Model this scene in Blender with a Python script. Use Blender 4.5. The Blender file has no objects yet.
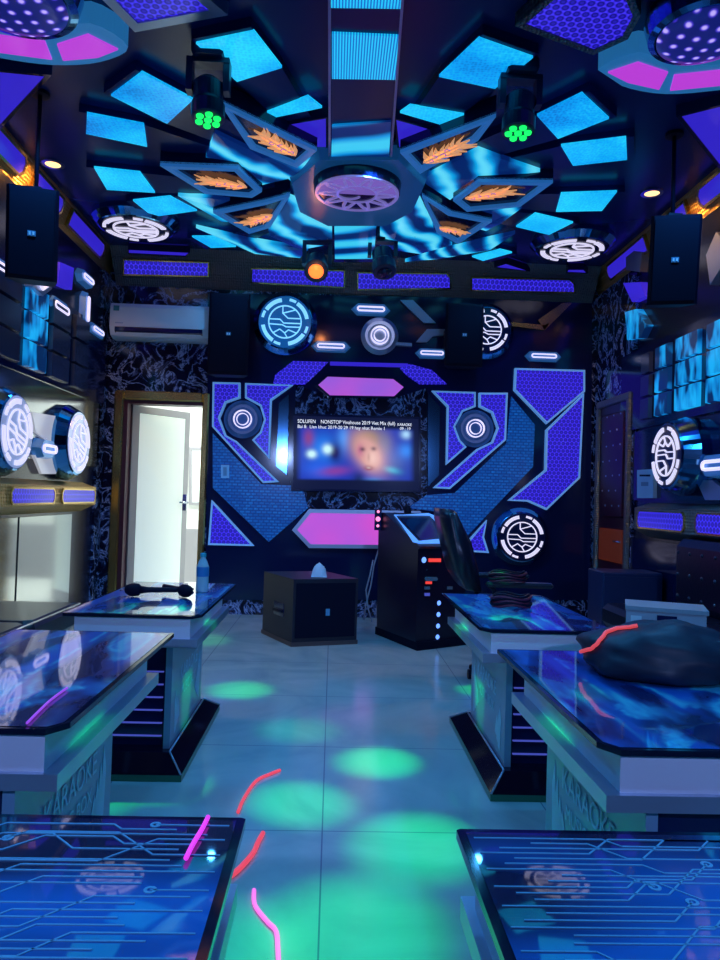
import bpy, math, random
from mathutils import Vector, Matrix, noise
random.seed(7)
scene = bpy.context.scene
COL = scene.collection
V = Vector
# ------------------------------------------------------------------ camera
E = 1.10                     # eye height
F = 720.0
VPX, VPY, ROLL = 333.0, 497.0, math.radians(1.85)
yc = V(((VPX-360)/F, -(VPY-480)/F, -1)).normalized()        # world +Y seen in camera space
zc = V((math.sin(ROLL), math.cos(ROLL), 0)); zc = (zc - yc*zc.dot(yc)).normalized()
xc = yc.cross(zc)
M = Matrix((xc, yc, zc))     # rows = world axes in camera space -> camera-to-world rotation
cam_d = bpy.data.cameras.new('camera'); cam = bpy.data.objects.new('camera', cam_d); COL.objects.link(cam)
cam_d.sensor_fit = 'HORIZONTAL'; cam_d.sensor_width = 36; cam_d.lens = 36
cam_d.clip_start = 0.02
EYE = V((0, 0, E))
cam.matrix_world = Matrix.Translation(EYE) @ M.to_4x4()
scene.camera = cam
scene.view_settings.view_transform = 'Standard'; scene.view_settings.look = 'None'
scene.view_settings.gamma = 1; scene.view_settings.use_curve_mapping = False
scene.view_settings.exposure = 0.0
scene.cycles.use_denoising = True
scene.cycles.sample_clamp_indirect = 3.0
scene.cycles.max_bounces = 8
w = bpy.data.worlds.new('world'); scene.world = w; w.use_nodes = True
w.node_tree.nodes['Background'].inputs[0].default_value = (0.01, 0.05, 0.2, 1)
w.node_tree.nodes['Background'].inputs[1].default_value = 0.3
def ray(px, py):
    return (M @ V(((px-360)/F, -(py-480)/F, -1)))
def at_d(px, py, d):         # point at depth (world y) d on the line of sight
    r = ray(px, py); return EYE + r*(d/r.y)
def at_z(px, py, z):
    r = ray(px, py); return EYE + r*((z-E)/r.z)
# room
XL, XR, D, H, Y0 = -2.12, 2.44, 6.65, 3.27, -1.6

def lamp(name, kind, loc, col, power, target=None, size=0.05, spot=None, blend=0.5):
    l = bpy.data.lights.new(name, kind); l.color = col; l.energy = power
    if kind == 'AREA': l.size = size
    else: l.shadow_soft_size = size
    if spot: l.spot_size = math.radians(spot); l.spot_blend = blend
    o = bpy.data.objects.new(name, l); COL.objects.link(o); o.location = loc
    if target is not None:
        o.rotation_euler = (V(target)-V(loc)).to_track_quat('-Z', 'Y').to_euler()
    return o
BLUE = (0.06, 0.42, 1.0)
# added blue fill spots under the ceiling, without fixtures
for i, (x, y) in enumerate([(-1.3, 1.2), (1.6, 1.2), (-0.1, 2.6), (-1.5, 3.6), (1.9, 3.6), (-0.9, 6.0), (1.3, 6.0), (0.2, 4.3)]):
    lamp('blue_fill_spot', 'SPOT', (x, y, 3.12), BLUE, 64 if y < 5 else 12, (x, y, 0), 0.03, 150, 0.8)
for x in (-1.0, 1.2):
    lamp('lilac_fill_spot', 'SPOT', (x, -1.3, 1.9), (0.30, 0.45, 1.0), 150, (x, 2.0, 0.75), 0.03, 60, 0.9)  # added forward fill behind the camera for the table fronts
# warm downlights
for p, z in (((53, 163), H-.03), ((652, 192), H-.03)):
    c = at_z(*p, z); lamp('warm_downlight', 'SPOT', c+V((0, 0, -.02)), (1, .42, .10), 45, c+V((-.25 if c.x < 0 else .25, 0.1, -1)), 0.04, 140, 0.6)
# corridor
lamp('corridor_light', 'AREA', (-1.3, 8.0, 2.5), (0.96, 1.0, 0.99), 62, (-1.3, 8.0, 0), 0.8)

# ------------------------------------------------------------------ materials
def mat(name, base=(0.5, 0.5, 0.5), rough=0.4, metal=0.0, em=None, es=1.0, coat=0.0, alpha=None, trans=0, spec=0.5):
    m = bpy.data.materials.new(name); m.use_nodes = True
    b = m.node_tree.nodes['Principled BSDF']
    b.inputs['Base Color'].default_value = (*base, 1); b.inputs['Roughness'].default_value = rough
    b.inputs['Metallic'].default_value = metal; b.inputs['Coat Weight'].default_value = coat
    b.inputs['Specular IOR Level'].default_value = spec
    b.inputs['Transmission Weight'].default_value = trans
    if em: b.inputs['Emission Color'].default_value = (*em, 1); b.inputs['Emission Strength'].default_value = es
    m.diffuse_color = (*(em or base), 1)
    return m
def nodes(m): return m.node_tree.nodes, m.node_tree.links, m.node_tree.nodes['Principled BSDF']
def coords(m, scale=(1, 1, 1), rot=(0, 0, 0), obj=False):
    N, L, b = nodes(m)
    if obj:
        t = N.new('ShaderNodeTexCoord'); src = t.outputs['Object']
    else:
        t = N.new('ShaderNodeNewGeometry'); src = t.outputs['Position']
    mp = N.new('ShaderNodeMapping'); mp.inputs['Scale'].default_value = scale; mp.inputs['Rotation'].default_value = rot
    L.new(src, mp.inputs[0]); return mp.outputs[0]
def ramp(m, fac, stops):
    N, L, b = nodes(m); r = N.new('ShaderNodeValToRGB'); L.new(fac, r.inputs[0])
    el = r.color_ramp.elements
    while len(el) < len(stops): el.new(0.5)
    for e, (p, c) in zip(el, stops): e.position = p; e.color = (*c, 1)
    return r.outputs[0]
def tex(m, kind, vec, **kw):
    N, L, b = nodes(m); t = N.new('ShaderNodeTex'+kind); L.new(vec, t.inputs['Vector'])
    for k, v in kw.items():
        if k in t.inputs: t.inputs[k].default_value = v
        else: setattr(t, k, v)
    return t
def bump(m, h, strength=0.2, dist=0.01):
    N, L, b = nodes(m); n = N.new('ShaderNodeBump'); n.inputs['Strength'].default_value = strength
    n.inputs['Distance'].default_value = dist; L.new(h, n.inputs['Height']); L.new(n.outputs[0], b.inputs['Normal'])

gloss = mat('black_gloss', (0.004, 0.011, 0.065), 0.12, spec=0.6)
ceil_m = mat('ceiling_gloss', (0.006, 0.022, 0.14), 0.24, spec=0.4)
satin = mat('black_satin', (0.002, 0.004, 0.018), 0.7, spec=.12)
plastic = mat('black_plastic', (0.003, 0.005, 0.02), 0.5, spec=.15)
tile_m = mat('grey_glass_tile', (0.025, 0.045, 0.11), 0.18, spec=0.6)
tile_reflect = mat('tile_baked_cyan_reflection', (0.01, 0.06, 0.12), 0.15, em=(0.004, 0.28, 0.75), es=0.9)  # cyan reflection of the mirror tiles painted in as emission
t = tex(tile_reflect, 'Noise', coords(tile_reflect, (3, 5, 2)), Scale=2.0, Detail=2)
nodes(tile_reflect)[1].new(ramp(tile_reflect, t.outputs[0], [(0.44, (0.001, 0.012, 0.07)), (0.52, (0.004, 0.22, 0.65)), (0.66, (0.01, 0.45, 0.95))]), nodes(tile_reflect)[2].inputs['Emission Color'])
chrome = mat('chrome', (0.55, 0.62, 0.75), 0.16, 1.0)
steelblue = mat('brushed_blue_steel', (0.42, 0.52, 0.68), 0.32, 0.75)
pale_blue = mat('pale_blue_edge', (0.22, 0.45, 0.75), 0.4, em=(0.10, 0.30, 0.72), es=0.55)
kite_edge = mat('blue_lacquer_edge', (0.04, 0.22, 0.55), 0.35, em=(0.02, 0.14, 0.42), es=0.6)
mirror = mat('blue_mirror', (0.10, 0.32, 0.62), 0.12, 1.0)
lavender = mat('lavender_metal', (0.35, 0.3, 0.65), 0.3, 0.6, em=(0.2, 0.17, 0.5), es=0.6)
gold = mat('gold_weave', (0.55, 0.36, 0.12), 0.35, 0.9)
t = tex(gold, 'Voronoi', coords(gold, (1, 1, 1)), Scale=45.0, Randomness=0.3); bump(gold, t.outputs[0], 0.8, 0.02)
goldtrim = mat('gold_trim', (0.75, 0.5, 0.16), 0.25, 1.0)
bronze = mat('dark_bronze_weave', (0.20, 0.22, 0.22), 0.4, 0.8)
t = tex(bronze, 'Voronoi', coords(bronze), Scale=50.0, Randomness=0.3); bump(bronze, t.outputs[0], 0.8, 0.02)
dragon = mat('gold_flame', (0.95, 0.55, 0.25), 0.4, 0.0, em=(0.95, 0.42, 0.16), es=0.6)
white = mat('white_plastic', (0.82, 0.86, 0.92), 0.3)
white_em = mat('white_tube', (0.5, 0.5, 0.6), 0.4, em=(0.78, 0.72, 1.0), es=1.0)
emb_white = mat('emblem_white', (0.4, 0.4, 0.5), 0.4, em=(0.80, 0.76, 1.0), es=0.85)
emb_cyan = mat('emblem_cyan', (0.2, 0.4, 0.6), 0.4, em=(0.22, 0.66, 0.95), es=1.0)
emb_dark = mat('emblem_face', (0.004, 0.01, 0.06), 0.2)
emb_blue = mat('emblem_face_blue', (0.01, 0.06, 0.2), 0.2, em=(0.005, 0.10, 0.35), es=0.7)
emb_pale = mat('emblem_face_pale', (0.5, 0.55, 0.7), 0.15, 0.3, em=(0.30, 0.38, 0.62), es=0.5)
pink = mat('pink_glow', (0.3, 0.05, 0.3), 0.12, em=(0.42, 0.085, 0.62), es=0.95)
t = tex(pink, 'Noise', coords(pink, (1.2, 1, 1.2)), Scale=1.3, Detail=1)
nodes(pink)[1].new(ramp(pink, t.outputs[0], [(0.3, (0.22, 0.11, 0.68)), (0.7, (0.62, 0.08, 0.56))]), nodes(pink)[2].inputs['Emission Color'])
magenta = mat('magenta_glow', (0.3, 0.03, 0.3), 0.15, em=(0.50, 0.05, 0.66), es=0.95)
green_em = mat('green_lens', (0, .3, .05), 0.3, em=(0.01, 1.0, 0.14), es=1.3)
warm_em = mat('warm_lens', (.5, .3, .1), 0.3, em=(1.0, 0.60, 0.25), es=2.0)
orange_em = mat('orange_lens', (.5, .2, .05), 0.3, em=(1.0, 0.13, 0.02), es=2.6)
red_em = mat('red_led', (.3, .02, .02), 0.3, em=(0.95, 0.06, 0.05), es=1.0)
blue_em = mat('blue_led', (.02, .05, .3), 0.3, em=(0.12, 0.28, 1.0), es=2.0)
violet_line = mat('violet_led_line', (.1, .1, .3), 0.3, em=(0.07, 0.09, 0.55), es=0.7)
red_trail_m = mat('red_light_trail', (.5, .03, .05), 0.4, em=(0.85, 0.07, 0.12), es=0.9)  # self-lit colours standing in for light trails
pink_trail_m = mat('pink_light_trail', (.5, .1, .4), 0.4, em=(0.95, 0.16, 0.70), es=1.1)
magenta_trail_m = mat('magenta_light_trail', (.5, .05, .5), 0.4, em=(0.72, 0.04, 0.75), es=1.1)
def hexmat(name, ia, ib, pitch=0.040):
    m = mat(name, (0.03, 0.02, 0.2), 0.25, em=(0.06, 0.03, 0.7), es=1.0); N, L, b = nodes(m)
    g = N.new('ShaderNodeNewGeometry'); k = 2*math.pi/(pitch*.866); acc = None
    for a in (90, 210, 330):
        d = [0, 0, 0]; d[ia] = k*math.cos(math.radians(a)); d[ib] = k*math.sin(math.radians(a))
        v = N.new('ShaderNodeVectorMath'); v.operation = 'DOT_PRODUCT'; v.inputs[1].default_value = d; L.new(g.outputs['Position'], v.inputs[0])
        c = N.new('ShaderNodeMath'); c.operation = 'COSINE'; L.new(v.outputs['Value'], c.inputs[0])
        if acc is None: acc = c.outputs[0]
        else:
            ad = N.new('ShaderNodeMath'); ad.operation = 'ADD'; L.new(acc, ad.inputs[0]); L.new(c.outputs[0], ad.inputs[1]); acc = ad.outputs[0]
    mr = N.new('ShaderNodeMapRange'); mr.inputs[1].default_value = -1.5; mr.inputs[2].default_value = 3.0; L.new(acc, mr.inputs[0])
    L.new(ramp(m, mr.outputs[0], [(0.03, (0.055, 0.035, 0.90)), (0.17, (0.026, 0.013, 0.60)), (0.40, (0.003, 0.003, 0.13)), (0.8, (0.018, 0.011, 0.42))]), b.inputs['Emission Color'])
    return m
purple = hexmat('violet_honeycomb', 0, 2); purple_ceil = hexmat('violet_honeycomb_ceiling', 0, 1); purple_side = hexmat('violet_honeycomb_side', 1, 2)
purple_plain = mat('violet_panel', (0.03, 0.02, 0.2), 0.15, em=(0.028, 0.015, 0.52), es=1.0)
cyanp = mat('cyan_baked_reflection', (0.01, 0.1, 0.2), 0.25, em=(0.01, 0.42, 0.8), es=1.0)  # blue light reflected by the silver ceiling panels, baked into emission
t = tex(cyanp, 'Noise', coords(cyanp, (1, 1, 1)), Scale=1.7, Detail=2, Distortion=.6)
t2 = tex(cyanp, 'Voronoi', coords(cyanp), Scale=55.0, Randomness=.6)
N_, L_, b_ = nodes(cyanp); mx = N_.new('ShaderNodeMath'); mx.operation = 'MULTIPLY_ADD'; mx.inputs[1].default_value = 0.28
L_.new(t2.outputs[0], mx.inputs[0]); L_.new(t.outputs[0], mx.inputs[2])
L_.new(ramp(cyanp, mx.outputs[0], [(0.33, (0.002, 0.11, 0.55)), (0.55, (0.002, 0.36, 0.90)), (0.85, (0.02, 0.68, 1.0))]), b_.inputs['Emission Color'])
cyanline = mat('cyan_striped_baked_light', (0.01, 0.1, 0.2), 0.25, em=(0.01, 0.42, 0.8), es=1.0)  # cyan light projected on the metal strip, put in as emission
t = tex(cyanline, 'Wave', coords(cyanline, (1, 0.02, 1)), Scale=24.0, Distortion=0.3, bands_direction='X')
nodes(cyanline)[1].new(ramp(cyanline, t.outputs['Fac'], [(0.2, (0.002, 0.13, 0.55)), (0.8, (0.015, 0.62, 0.98))]), nodes(cyanline)[2].inputs['Emission Color'])
wavy = mat('wavy_cyan_baked_reflection', (0.01, 0.07, 0.2), 0.15, 0.0, em=(0.01, 0.2, 0.5), es=0.9)  # wavy reflections of the mirror petals painted as glow
t = tex(wavy, 'Wave', coords(wavy, (1, 1, 1), (0, 0, .6)), Scale=1.1, Distortion=9.0, Detail=3.0)
nodes(wavy)[1].new(ramp(wavy, t.outputs['Fac'], [(0.15, (0.001, 0.012, 0.10)), (0.42, (0.002, 0.12, 0.42)), (0.7, (0.005, 0.42, 0.85)), (1.0, (0.12, 0.75, 1.0))]), nodes(wavy)[2].inputs['Emission Color'])
wavystripe = mat('wavy_striped_baked_light', (0.01, 0.07, 0.2), 0.15, 0.0, em=(0.01, 0.2, 0.5), es=0.9)  # wavy light falling on the ceiling strips, painted as glowing bands
t = tex(wavystripe, 'Wave', coords(wavystripe, (1, 1, 1), (0, 0, .5)), Scale=.9, Distortion=4.0, Detail=1.0, bands_direction='Y')
nodes(wavystripe)[1].new(ramp(wavystripe, t.outputs['Fac'], [(0.15, (0.001, 0.014, 0.12)), (0.45, (0.003, 0.28, 0.75)), (0.9, (0.05, 0.65, 0.95))]), nodes(wavystripe)[2].inputs['Emission Color'])
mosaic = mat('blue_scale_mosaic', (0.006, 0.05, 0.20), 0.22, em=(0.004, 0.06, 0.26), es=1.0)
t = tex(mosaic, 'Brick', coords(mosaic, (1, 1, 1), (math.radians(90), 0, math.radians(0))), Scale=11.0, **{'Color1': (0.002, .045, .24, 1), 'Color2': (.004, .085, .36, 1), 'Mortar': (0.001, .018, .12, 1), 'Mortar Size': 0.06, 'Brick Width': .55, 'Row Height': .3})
tg = tex(mosaic, 'Voronoi', coords(mosaic), Scale=24.0, Randomness=.5)  # bright glints painted into the mosaic emission as dots
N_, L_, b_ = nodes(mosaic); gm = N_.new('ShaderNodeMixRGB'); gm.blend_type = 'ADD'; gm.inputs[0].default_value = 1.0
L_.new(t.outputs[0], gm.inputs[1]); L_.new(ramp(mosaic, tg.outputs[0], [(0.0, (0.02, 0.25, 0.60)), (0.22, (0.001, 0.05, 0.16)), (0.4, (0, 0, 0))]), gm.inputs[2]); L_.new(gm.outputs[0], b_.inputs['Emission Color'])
bump(mosaic, t.outputs[1], 0.5, 0.01)
perf = mat('violet_dotted_grille', (0.01, 0.02, 0.12), 0.3, em=(0.1, 0.05, 0.8), es=1.0)
t = tex(perf, 'Voronoi', coords(perf, (1, 1, 0)), Scale=15.0, Randomness=0.0)
nodes(perf)[1].new(ramp(perf, t.outputs[0], [(0.10, (0.5, 0.40, 1.0)), (0.22, (0.05, 0.03, 0.55)), (0.32, (0.006, 0.010, 0.14))]), nodes(perf)[2].inputs['Emission Color'])
marble = mat('black_marble_blue_veins', (0.004, 0.006, 0.03), 0.12)
t = tex(marble, 'Noise', coords(marble, (1, 1, 1)), Scale=4.5, Detail=6, Roughness=.62, Distortion=1.6)
N_, L_, b_ = nodes(marble)
ms = N_.new('ShaderNodeMath'); ms.operation = 'SUBTRACT'; ms.inputs[1].default_value = .5; L_.new(t.outputs[0], ms.inputs[0])
ma = N_.new('ShaderNodeMath'); ma.operation = 'ABSOLUTE'; L_.new(ms.outputs[0], ma.inputs[0])
L_.new(ramp(marble, ma.outputs[0], [(0.0, (0.40, 0.55, 0.85)), (0.018, (0.07, 0.12, 0.30)), (0.05, (0.004, 0.006, 0.03))]), b_.inputs['Base Color'])
floor_m = mat('pale_marble_tile', (0.42, 0.5, 0.55), 0.16, spec=0.5)
t = tex(floor_m, 'Noise', coords(floor_m), Scale=1.6, Detail=6, Distortion=2.2)
c1 = ramp(floor_m, t.outputs[0], [(0.3, (0.28, 0.42, 0.44)), (0.5, (0.36, 0.50, 0.50)), (0.7, (0.44, 0.56, 0.56))])
t = tex(floor_m, 'Brick', coords(floor_m, (1, 1, 1)), Scale=1.0, offset=0.0, **{'Mortar': (.16, .22, .3, 1), 'Mortar Size': 0.0025, 'Brick Width': .8, 'Row Height': .8})
nodes(floor_m)[1].new(c1, t.inputs['Color1']); nodes(floor_m)[1].new(c1, t.inputs['Color2'])
nodes(floor_m)[1].new(t.outputs[0], nodes(floor_m)[2].inputs['Base Color'])
wall_dark = mat('dark_lacquer_wall', (0.004, 0.008, 0.04), 0.2)
corr_m = mat('corridor_plaster', (0.82, 0.85, 0.82), 0.7)
frost = mat('frosted_glass', (0.80, 0.88, 0.84), 0.6, em=(0.62, 0.74, 0.66), es=0.45)
alu = mat('grey_aluminium', (0.40, 0.40, 0.44), 0.4, 0.5)
maroon = mat('maroon_leather', (0.05, 0.004, 0.02), 0.35)
brown = mat('brown_lacquer', (0.16, 0.035, 0.015), 0.3, em=(0.05, 0.008, 0.003), es=0.8)
leather = mat('black_leather', (0.006, 0.008, 0.022), 0.28)
t = tex(leather, 'Noise', coords(leather), Scale=60.0, Detail=2); bump(leather, t.outputs[0], 0.15, 0.005)
cloth = mat('black_cloth', (0.008, 0.012, 0.03), 0.75)
silverplate = mat('polished_grey_plate', (0.42, 0.44, 0.46), 0.13, 0.9)
greyglass = mat('grey_polished_panel', (0.42, 0.46, 0.46), 0.10, 0.85)
plate_reflect = mat('plate_baked_white_reflection', (0.6, 0.6, 0.65), 0.2, em=(0.55, 0.56, 0.62), es=0.55)  # white reflection on the silver plates put in as emission
tableside = mat('blue_frosted_side', (0.18, 0.34, 0.50), 0.3, 0.1)
etched = mat('etched_pale_print', (0.42, 0.66, 0.85), 0.6)
apron_m = mat('silver_lilac_apron', (0.72, 0.76, 0.90), 0.4, 0.15)
glassedge = mat('dark_glass_edge', (0.003, 0.008, 0.03), 0.08)
acrylic = mat('clear_acrylic', (0.35, 0.6, 0.62), 0.2, 0.0)
bottle_m = mat('water_bottle', (0.45, 0.75, 0.8), 0.1, trans=0.25)
label_m = mat('blue_bottle_label', (0.02, 0.22, 0.5), 0.4)
card = mat('white_cardboard', (0.34, 0.40, 0.48), 0.6)
sticker = mat('white_sticker', (0.6, 0.75, 0.8), 0.5)
darkred = mat('dark_red_braid', (0.14, 0.02, 0.05), 0.4)
tissue = mat('crumpled_tissue', (0.55, 0.75, 0.9), 0.8)
wirem = mat('grey_wire', (0.35, 0.4, 0.5), 0.5)
cyanpaper = mat('pale_blue_paper', (0.25, 0.55, 0.8), 0.5)
skirt_m = mat('dark_glass_skirt', (0.012, 0.006, 0.02), 0.07, spec=.7)
skirt_green = mat('green_plinth_edge', (0.02, 0.16, 0.09), 0.3)
trace = mat('circuit_print', (0.16, 0.50, 0.75), 0.5)
# colours from a vertex attribute (printed pictures)
def vcol_mat(name, emis, rough=0.05):
    m = mat(name, (0, 0, 0), rough, coat=1.0 if not emis else 0); N, L, b = nodes(m); b.inputs['Coat IOR'].default_value = 2.0; b.inputs['Specular IOR Level'].default_value = 0.1
    a = N.new('ShaderNodeVertexColor'); a.layer_name = 'Col'
    if emis:
        L.new(a.outputs[0], b.inputs['Emission Color']); b.inputs['Emission Strength'].default_value = 1.0
    else: L.new(a.outputs[0], b.inputs['Base Color']); b.inputs['Coat Roughness'].default_value = 0.03
    return m
screen_m = vcol_mat('screen_picture', True, 0.15)
print_m = vcol_mat('printed_glass', False, 0.35)

# ------------------------------------------------------------------ builders
ORI = {}
class MB:
    def __init__(s): s.v = []; s.f = []; s.m = []; s.cols = None; s.sm = []
    def add(s, vs, fs, mi=0, smooth=False):
        k = len(s.v); s.v += [V(p) for p in vs]
        for f in fs: s.f.append([k+i for i in f]); s.m.append(mi); s.sm.append(smooth)
        return s
    def prism(s, front, back_vec, mi=0):
        n = len(front); front = [V(p) for p in front]; bk = [p+V(back_vec) for p in front]
        fs = [list(range(n)), list(range(2*n-1, n-1, -1))] + [[i, i+n, (i+1) % n+n, (i+1) % n] for i in range(n)]
        return s.add(front+bk, fs, mi)
    def loft(s, a, b, mi=0):
        n = len(a)
        return s.add(list(a)+list(b), [list(range(n)), list(range(2*n-1, n-1, -1))]+[[i, i+n, (i+1) % n+n, (i+1) % n] for i in range(n)], mi)
    def box(s, a, b, mi=0, bev=0.0):
        x0, y0, z0 = a; x1, y1, z1 = b
        if bev <= 0:
            return s.prism([(x0, y0, z1), (x1, y0, z1), (x1, y1, z1), (x0, y1, z1)], (0, 0, z0-z1), mi)
        def ringz(z, i):
            c = bev
            return [V(p) for p in ((x0+i+c, y0+i, z), (x1-i-c, y0+i, z), (x1-i, y0+i+c, z), (x1-i, y1-i-c, z), (x1-i-c, y1-i, z), (x0+i+c, y1-i, z), (x0+i, y1-i-c, z), (x0+i, y0+i+c, z))]
        rs = [ringz(z0, bev*.6), ringz(z0+bev, 0), ringz(z1-bev, 0), ringz(z1, bev*.6)]
        vs = sum(rs, []); fs = [list(range(7, -1, -1)), list(range(24, 32))]
        for k in range(3):
            for i in range(8): fs.append([k*8+i, k*8+(i+1) % 8, k*8+8+(i+1) % 8, k*8+8+i])
        return s.add(vs, fs, mi)
    def tube(s, path, r, mi=0, n=8, closed=False):
        P = [V(p) for p in path]; m = len(P); vs = []; prev = None
        for i, p in enumerate(P):
            if closed: t = P[(i+1) % m]-P[i-1]
            else: t = P[min(i+1, m-1)]-P[max(i-1, 0)]
            t.normalize()
            u = (prev - t*prev.dot(t)) if prev is not None else t.orthogonal()
            if u.length < 1e-5: u = t.orthogonal()
            u.normalize(); prev = u; q = t.cross(u)
            rr = r[i] if isinstance(r, (list, tuple)) else r
            vs += [p+u*rr*math.cos(2*math.pi*k/n)+q*rr*math.sin(2*math.pi*k/n) for k in range(n)]
        fs = []
        for i in range(m if closed else m-1):
            j = (i+1) % m
            for k in range(n): fs.append([i*n+k, i*n+(k+1) % n, j*n+(k+1) % n, j*n+k])
        if not closed: fs += [list(range(n-1, -1, -1)), list(range((m-1)*n, m*n))]
        return s.add(vs, fs, mi, True)
    def lathe(s, c, axis, prof, mi=0, n=40, smooth=False):     # prof: (radius, distance along axis)
        a = V(axis).normalized(); u = a.orthogonal().normalized(); q = a.cross(u); c = V(c); vs = []
        for r, h in prof:
            vs += [c+a*h+(u*math.cos(2*math.pi*k/n)+q*math.sin(2*math.pi*k/n))*max(r, 1e-4) for k in range(n)]
        fs = []
        for i in range(len(prof)-1):
            for k in range(n): fs.append([i*n+k, i*n+(k+1) % n, (i+1)*n+(k+1) % n, (i+1)*n+k])
        fs += [list(range(n-1, -1, -1)), list(range((len(prof)-1)*n, len(prof)*n))]
        return s.add(vs, fs, mi, smooth)
    def sector(s, c, u, v, nrm, r0, r1, a0, a1, th, mi=0, seg=None):
        seg = seg or max(3, int(abs(a1-a0)/8)); c, u, v, nrm = V(c), V(u), V(v), V(nrm)
        full = abs(a1-a0) >= 359.9
        vs = []; fs = []
        for k in range(seg if full else seg+1):
            a = math.radians(a0+(a1-a0)*k/seg); d = u*math.cos(a)+v*math.sin(a)
            vs += [c+d*r0, c+d*r1, c+d*r0-nrm*th, c+d*r1-nrm*th]
        nn = len(vs)//4
        for k in range(seg):
            i, j = 4*k, 4*((k+1) % nn)
            fs += [[i, i+1, j+1, j], [i+2, j+2, j+3, i+3], [i, j, j+2, i+2], [i+1, i+3, j+3, j+1]]
        if not full: fs += [[0, 2, 3, 1], [4*seg, 4*seg+1, 4*seg+3, 4*seg+2]]
        return s.add(vs, fs, mi)
    def bar(s, p, q, w_, nrm, th, mi=0):                      # flat bar between two points
        p, q, nrm = V(p), V(q), V(nrm); d = (q-p).normalized(); side = d.cross(nrm).normalized()*w_/2
        return s.prism([p-side, p+side, q+side, q-side], -nrm*th, mi)
    def build(s, name, mats, parent=None, label=None, cat=None, group=None, kind=None):
        me = bpy.data.meshes.new(name)
        lo = V([min(p[i] for p in s.v) for i in range(3)]); hi = V([max(p[i] for p in s.v) for i in range(3)])
        o_ = (lo+hi)/2; o_.z = lo.z
        me.from_pydata([p-o_ for p in s.v], [], s.f); me.update()
        for m in (mats if isinstance(mats, (list, tuple)) else [mats]): me.materials.append(m)
        for p, mi, sm in zip(me.polygons, s.m, s.sm): p.material_index = mi; p.use_smooth = sm
        if s.cols:
            ca = me.color_attributes.new('Col', 'FLOAT_COLOR', 'POINT')
            for i, c in enumerate(s.cols): ca.data[i].color = (*c, 1)
        import bmesh
        bm = bmesh.new(); bm.from_mesh(me); bmesh.ops.recalc_face_normals(bm, faces=bm.faces); bm.to_mesh(me); bm.free()
        o = bpy.data.objects.new(name, me); COL.objects.link(o)
        ORI[o.name] = o_
        if parent: o.parent = parent; o.location = o_-ORI[parent.name]
        else: o.location = o_
        return tag(o, label, cat, group, kind)
def tag(o, label=None, cat=None, group=None, kind=None):
    for k, v in (('label', label), ('category', cat), ('group', group), ('kind', kind)):
        if v: o[k] = v
    return o
def thing(name, loc, label, cat, group=None):
    o = bpy.data.objects.new(name, None); COL.objects.link(o); o.empty_display_size = .1
    o.location = loc; ORI[o.name] = V(loc)
    return tag(o, label, cat, group)
def struct(name, mb, m): return mb.build(name, m, kind='structure')
def text(name, body, size, m, parent, origin, u, v, extrude=0.001, align='LEFT', sx=1.0):
    cu = bpy.data.curves.new(name, 'FONT'); cu.body = body; cu.size = size; cu.extrude = extrude; cu.align_x = align
    cu.materials.append(m); o = bpy.data.objects.new(name, cu); COL.objects.link(o)
    u, v = V(u).normalized(), V(v); v = (v-u*v.dot(u)).normalized(); n = u.cross(v)
    mt = Matrix((u*sx, v, n)).transposed().to_4x4(); o.parent = parent
    mt.translation = V(origin)-ORI[parent.name]; bpy.context.view_layer.update()
    me = bpy.data.meshes.new_from_object(o.evaluated_get(bpy.context.evaluated_depsgraph_get())); bpy.data.objects.remove(o)
    o = bpy.data.objects.new(name, me); COL.objects.link(o); o.parent = parent
    if not me.materials: me.materials.append(m)
    o.matrix_local = mt; ORI[o.name] = V(origin)
    return o
class Pl:
    def __init__(s, p0, U, Vv, N): s.p0, s.U, s.V, s.N = V(p0), V(U).normalized(), V(Vv).normalized(), V(N).normalized()
    def pt(s, p, off=0):
        r = ray(*p); return EYE + r*(((s.p0+s.N*off-EYE).dot(s.N))/r.dot(s.N))
    def pts(s, ps, off=0): return [s.pt(p, off) for p in ps]
    def uv(s, p): d = V(p)-s.p0; return (d.dot(s.U), d.dot(s.V), d.dot(s.N))
    def w(s, u, v, off=0): return s.p0+s.U*u+s.V*v+s.N*off
    def inset(s, P, wd):
        q = [s.uv(p) for p in P]; off = q[0][2]; n = len(q)
        area = sum(q[i][0]*q[(i+1) % n][1]-q[(i+1) % n][0]*q[i][1] for i in range(n))
        sg = 1 if area > 0 else -1; out = []
        for i in range(n):
            a, b, c = V(q[i-1][:2]), V(q[i][:2]), V(q[(i+1) % n][:2])
            e1 = (b-a).normalized(); e2 = (c-b).normalized()
            n1 = V((-e1.y, e1.x))*sg; n2 = V((-e2.y, e2.x))*sg
            k = (n1+n2); den = max(0.35, 1+n1.dot(n2)); r = b+k*(wd/den)
            out.append(s.w(r.x, r.y, off))
        return out
    def frame(s, mb, P, wd, th, mi=0, proud=0.0):
        I = s.inset(P, wd); n = len(P); N = s.N
        for i in range(n):
            j = (i+1) % n
            mb.prism([P[i]+N*proud, P[j]+N*proud, I[j]+N*proud, I[i]+N*proud], -N*(th+proud), mi)
        return I
CEIL = Pl((0, 0, H), (1, 0, 0), (0, 1, 0), (0, 0, -1))
BACK = Pl((0, D, 0), (1, 0, 0), (0, 0, 1), (0, -1, 0))
LEFT = Pl((XL, 0, 0), (0, 1, 0), (0, 0, 1), (1, 0, 0))
RIGHT = Pl((XR, 0, 0), (0, 1, 0), (0, 0, 1), (-1, 0, 0))
FLOOR = Pl((0, 0, 0), (1, 0, 0), (0, 1, 0), (0, 0, 1))
CB = 2.98; CW = 0.24
BCOVE = Pl((0, D, CB), (1, 0, 0), (0, -CW, H-CB), (0, -(H-CB), -CW))
SB = 3.06; SW = .07
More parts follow.
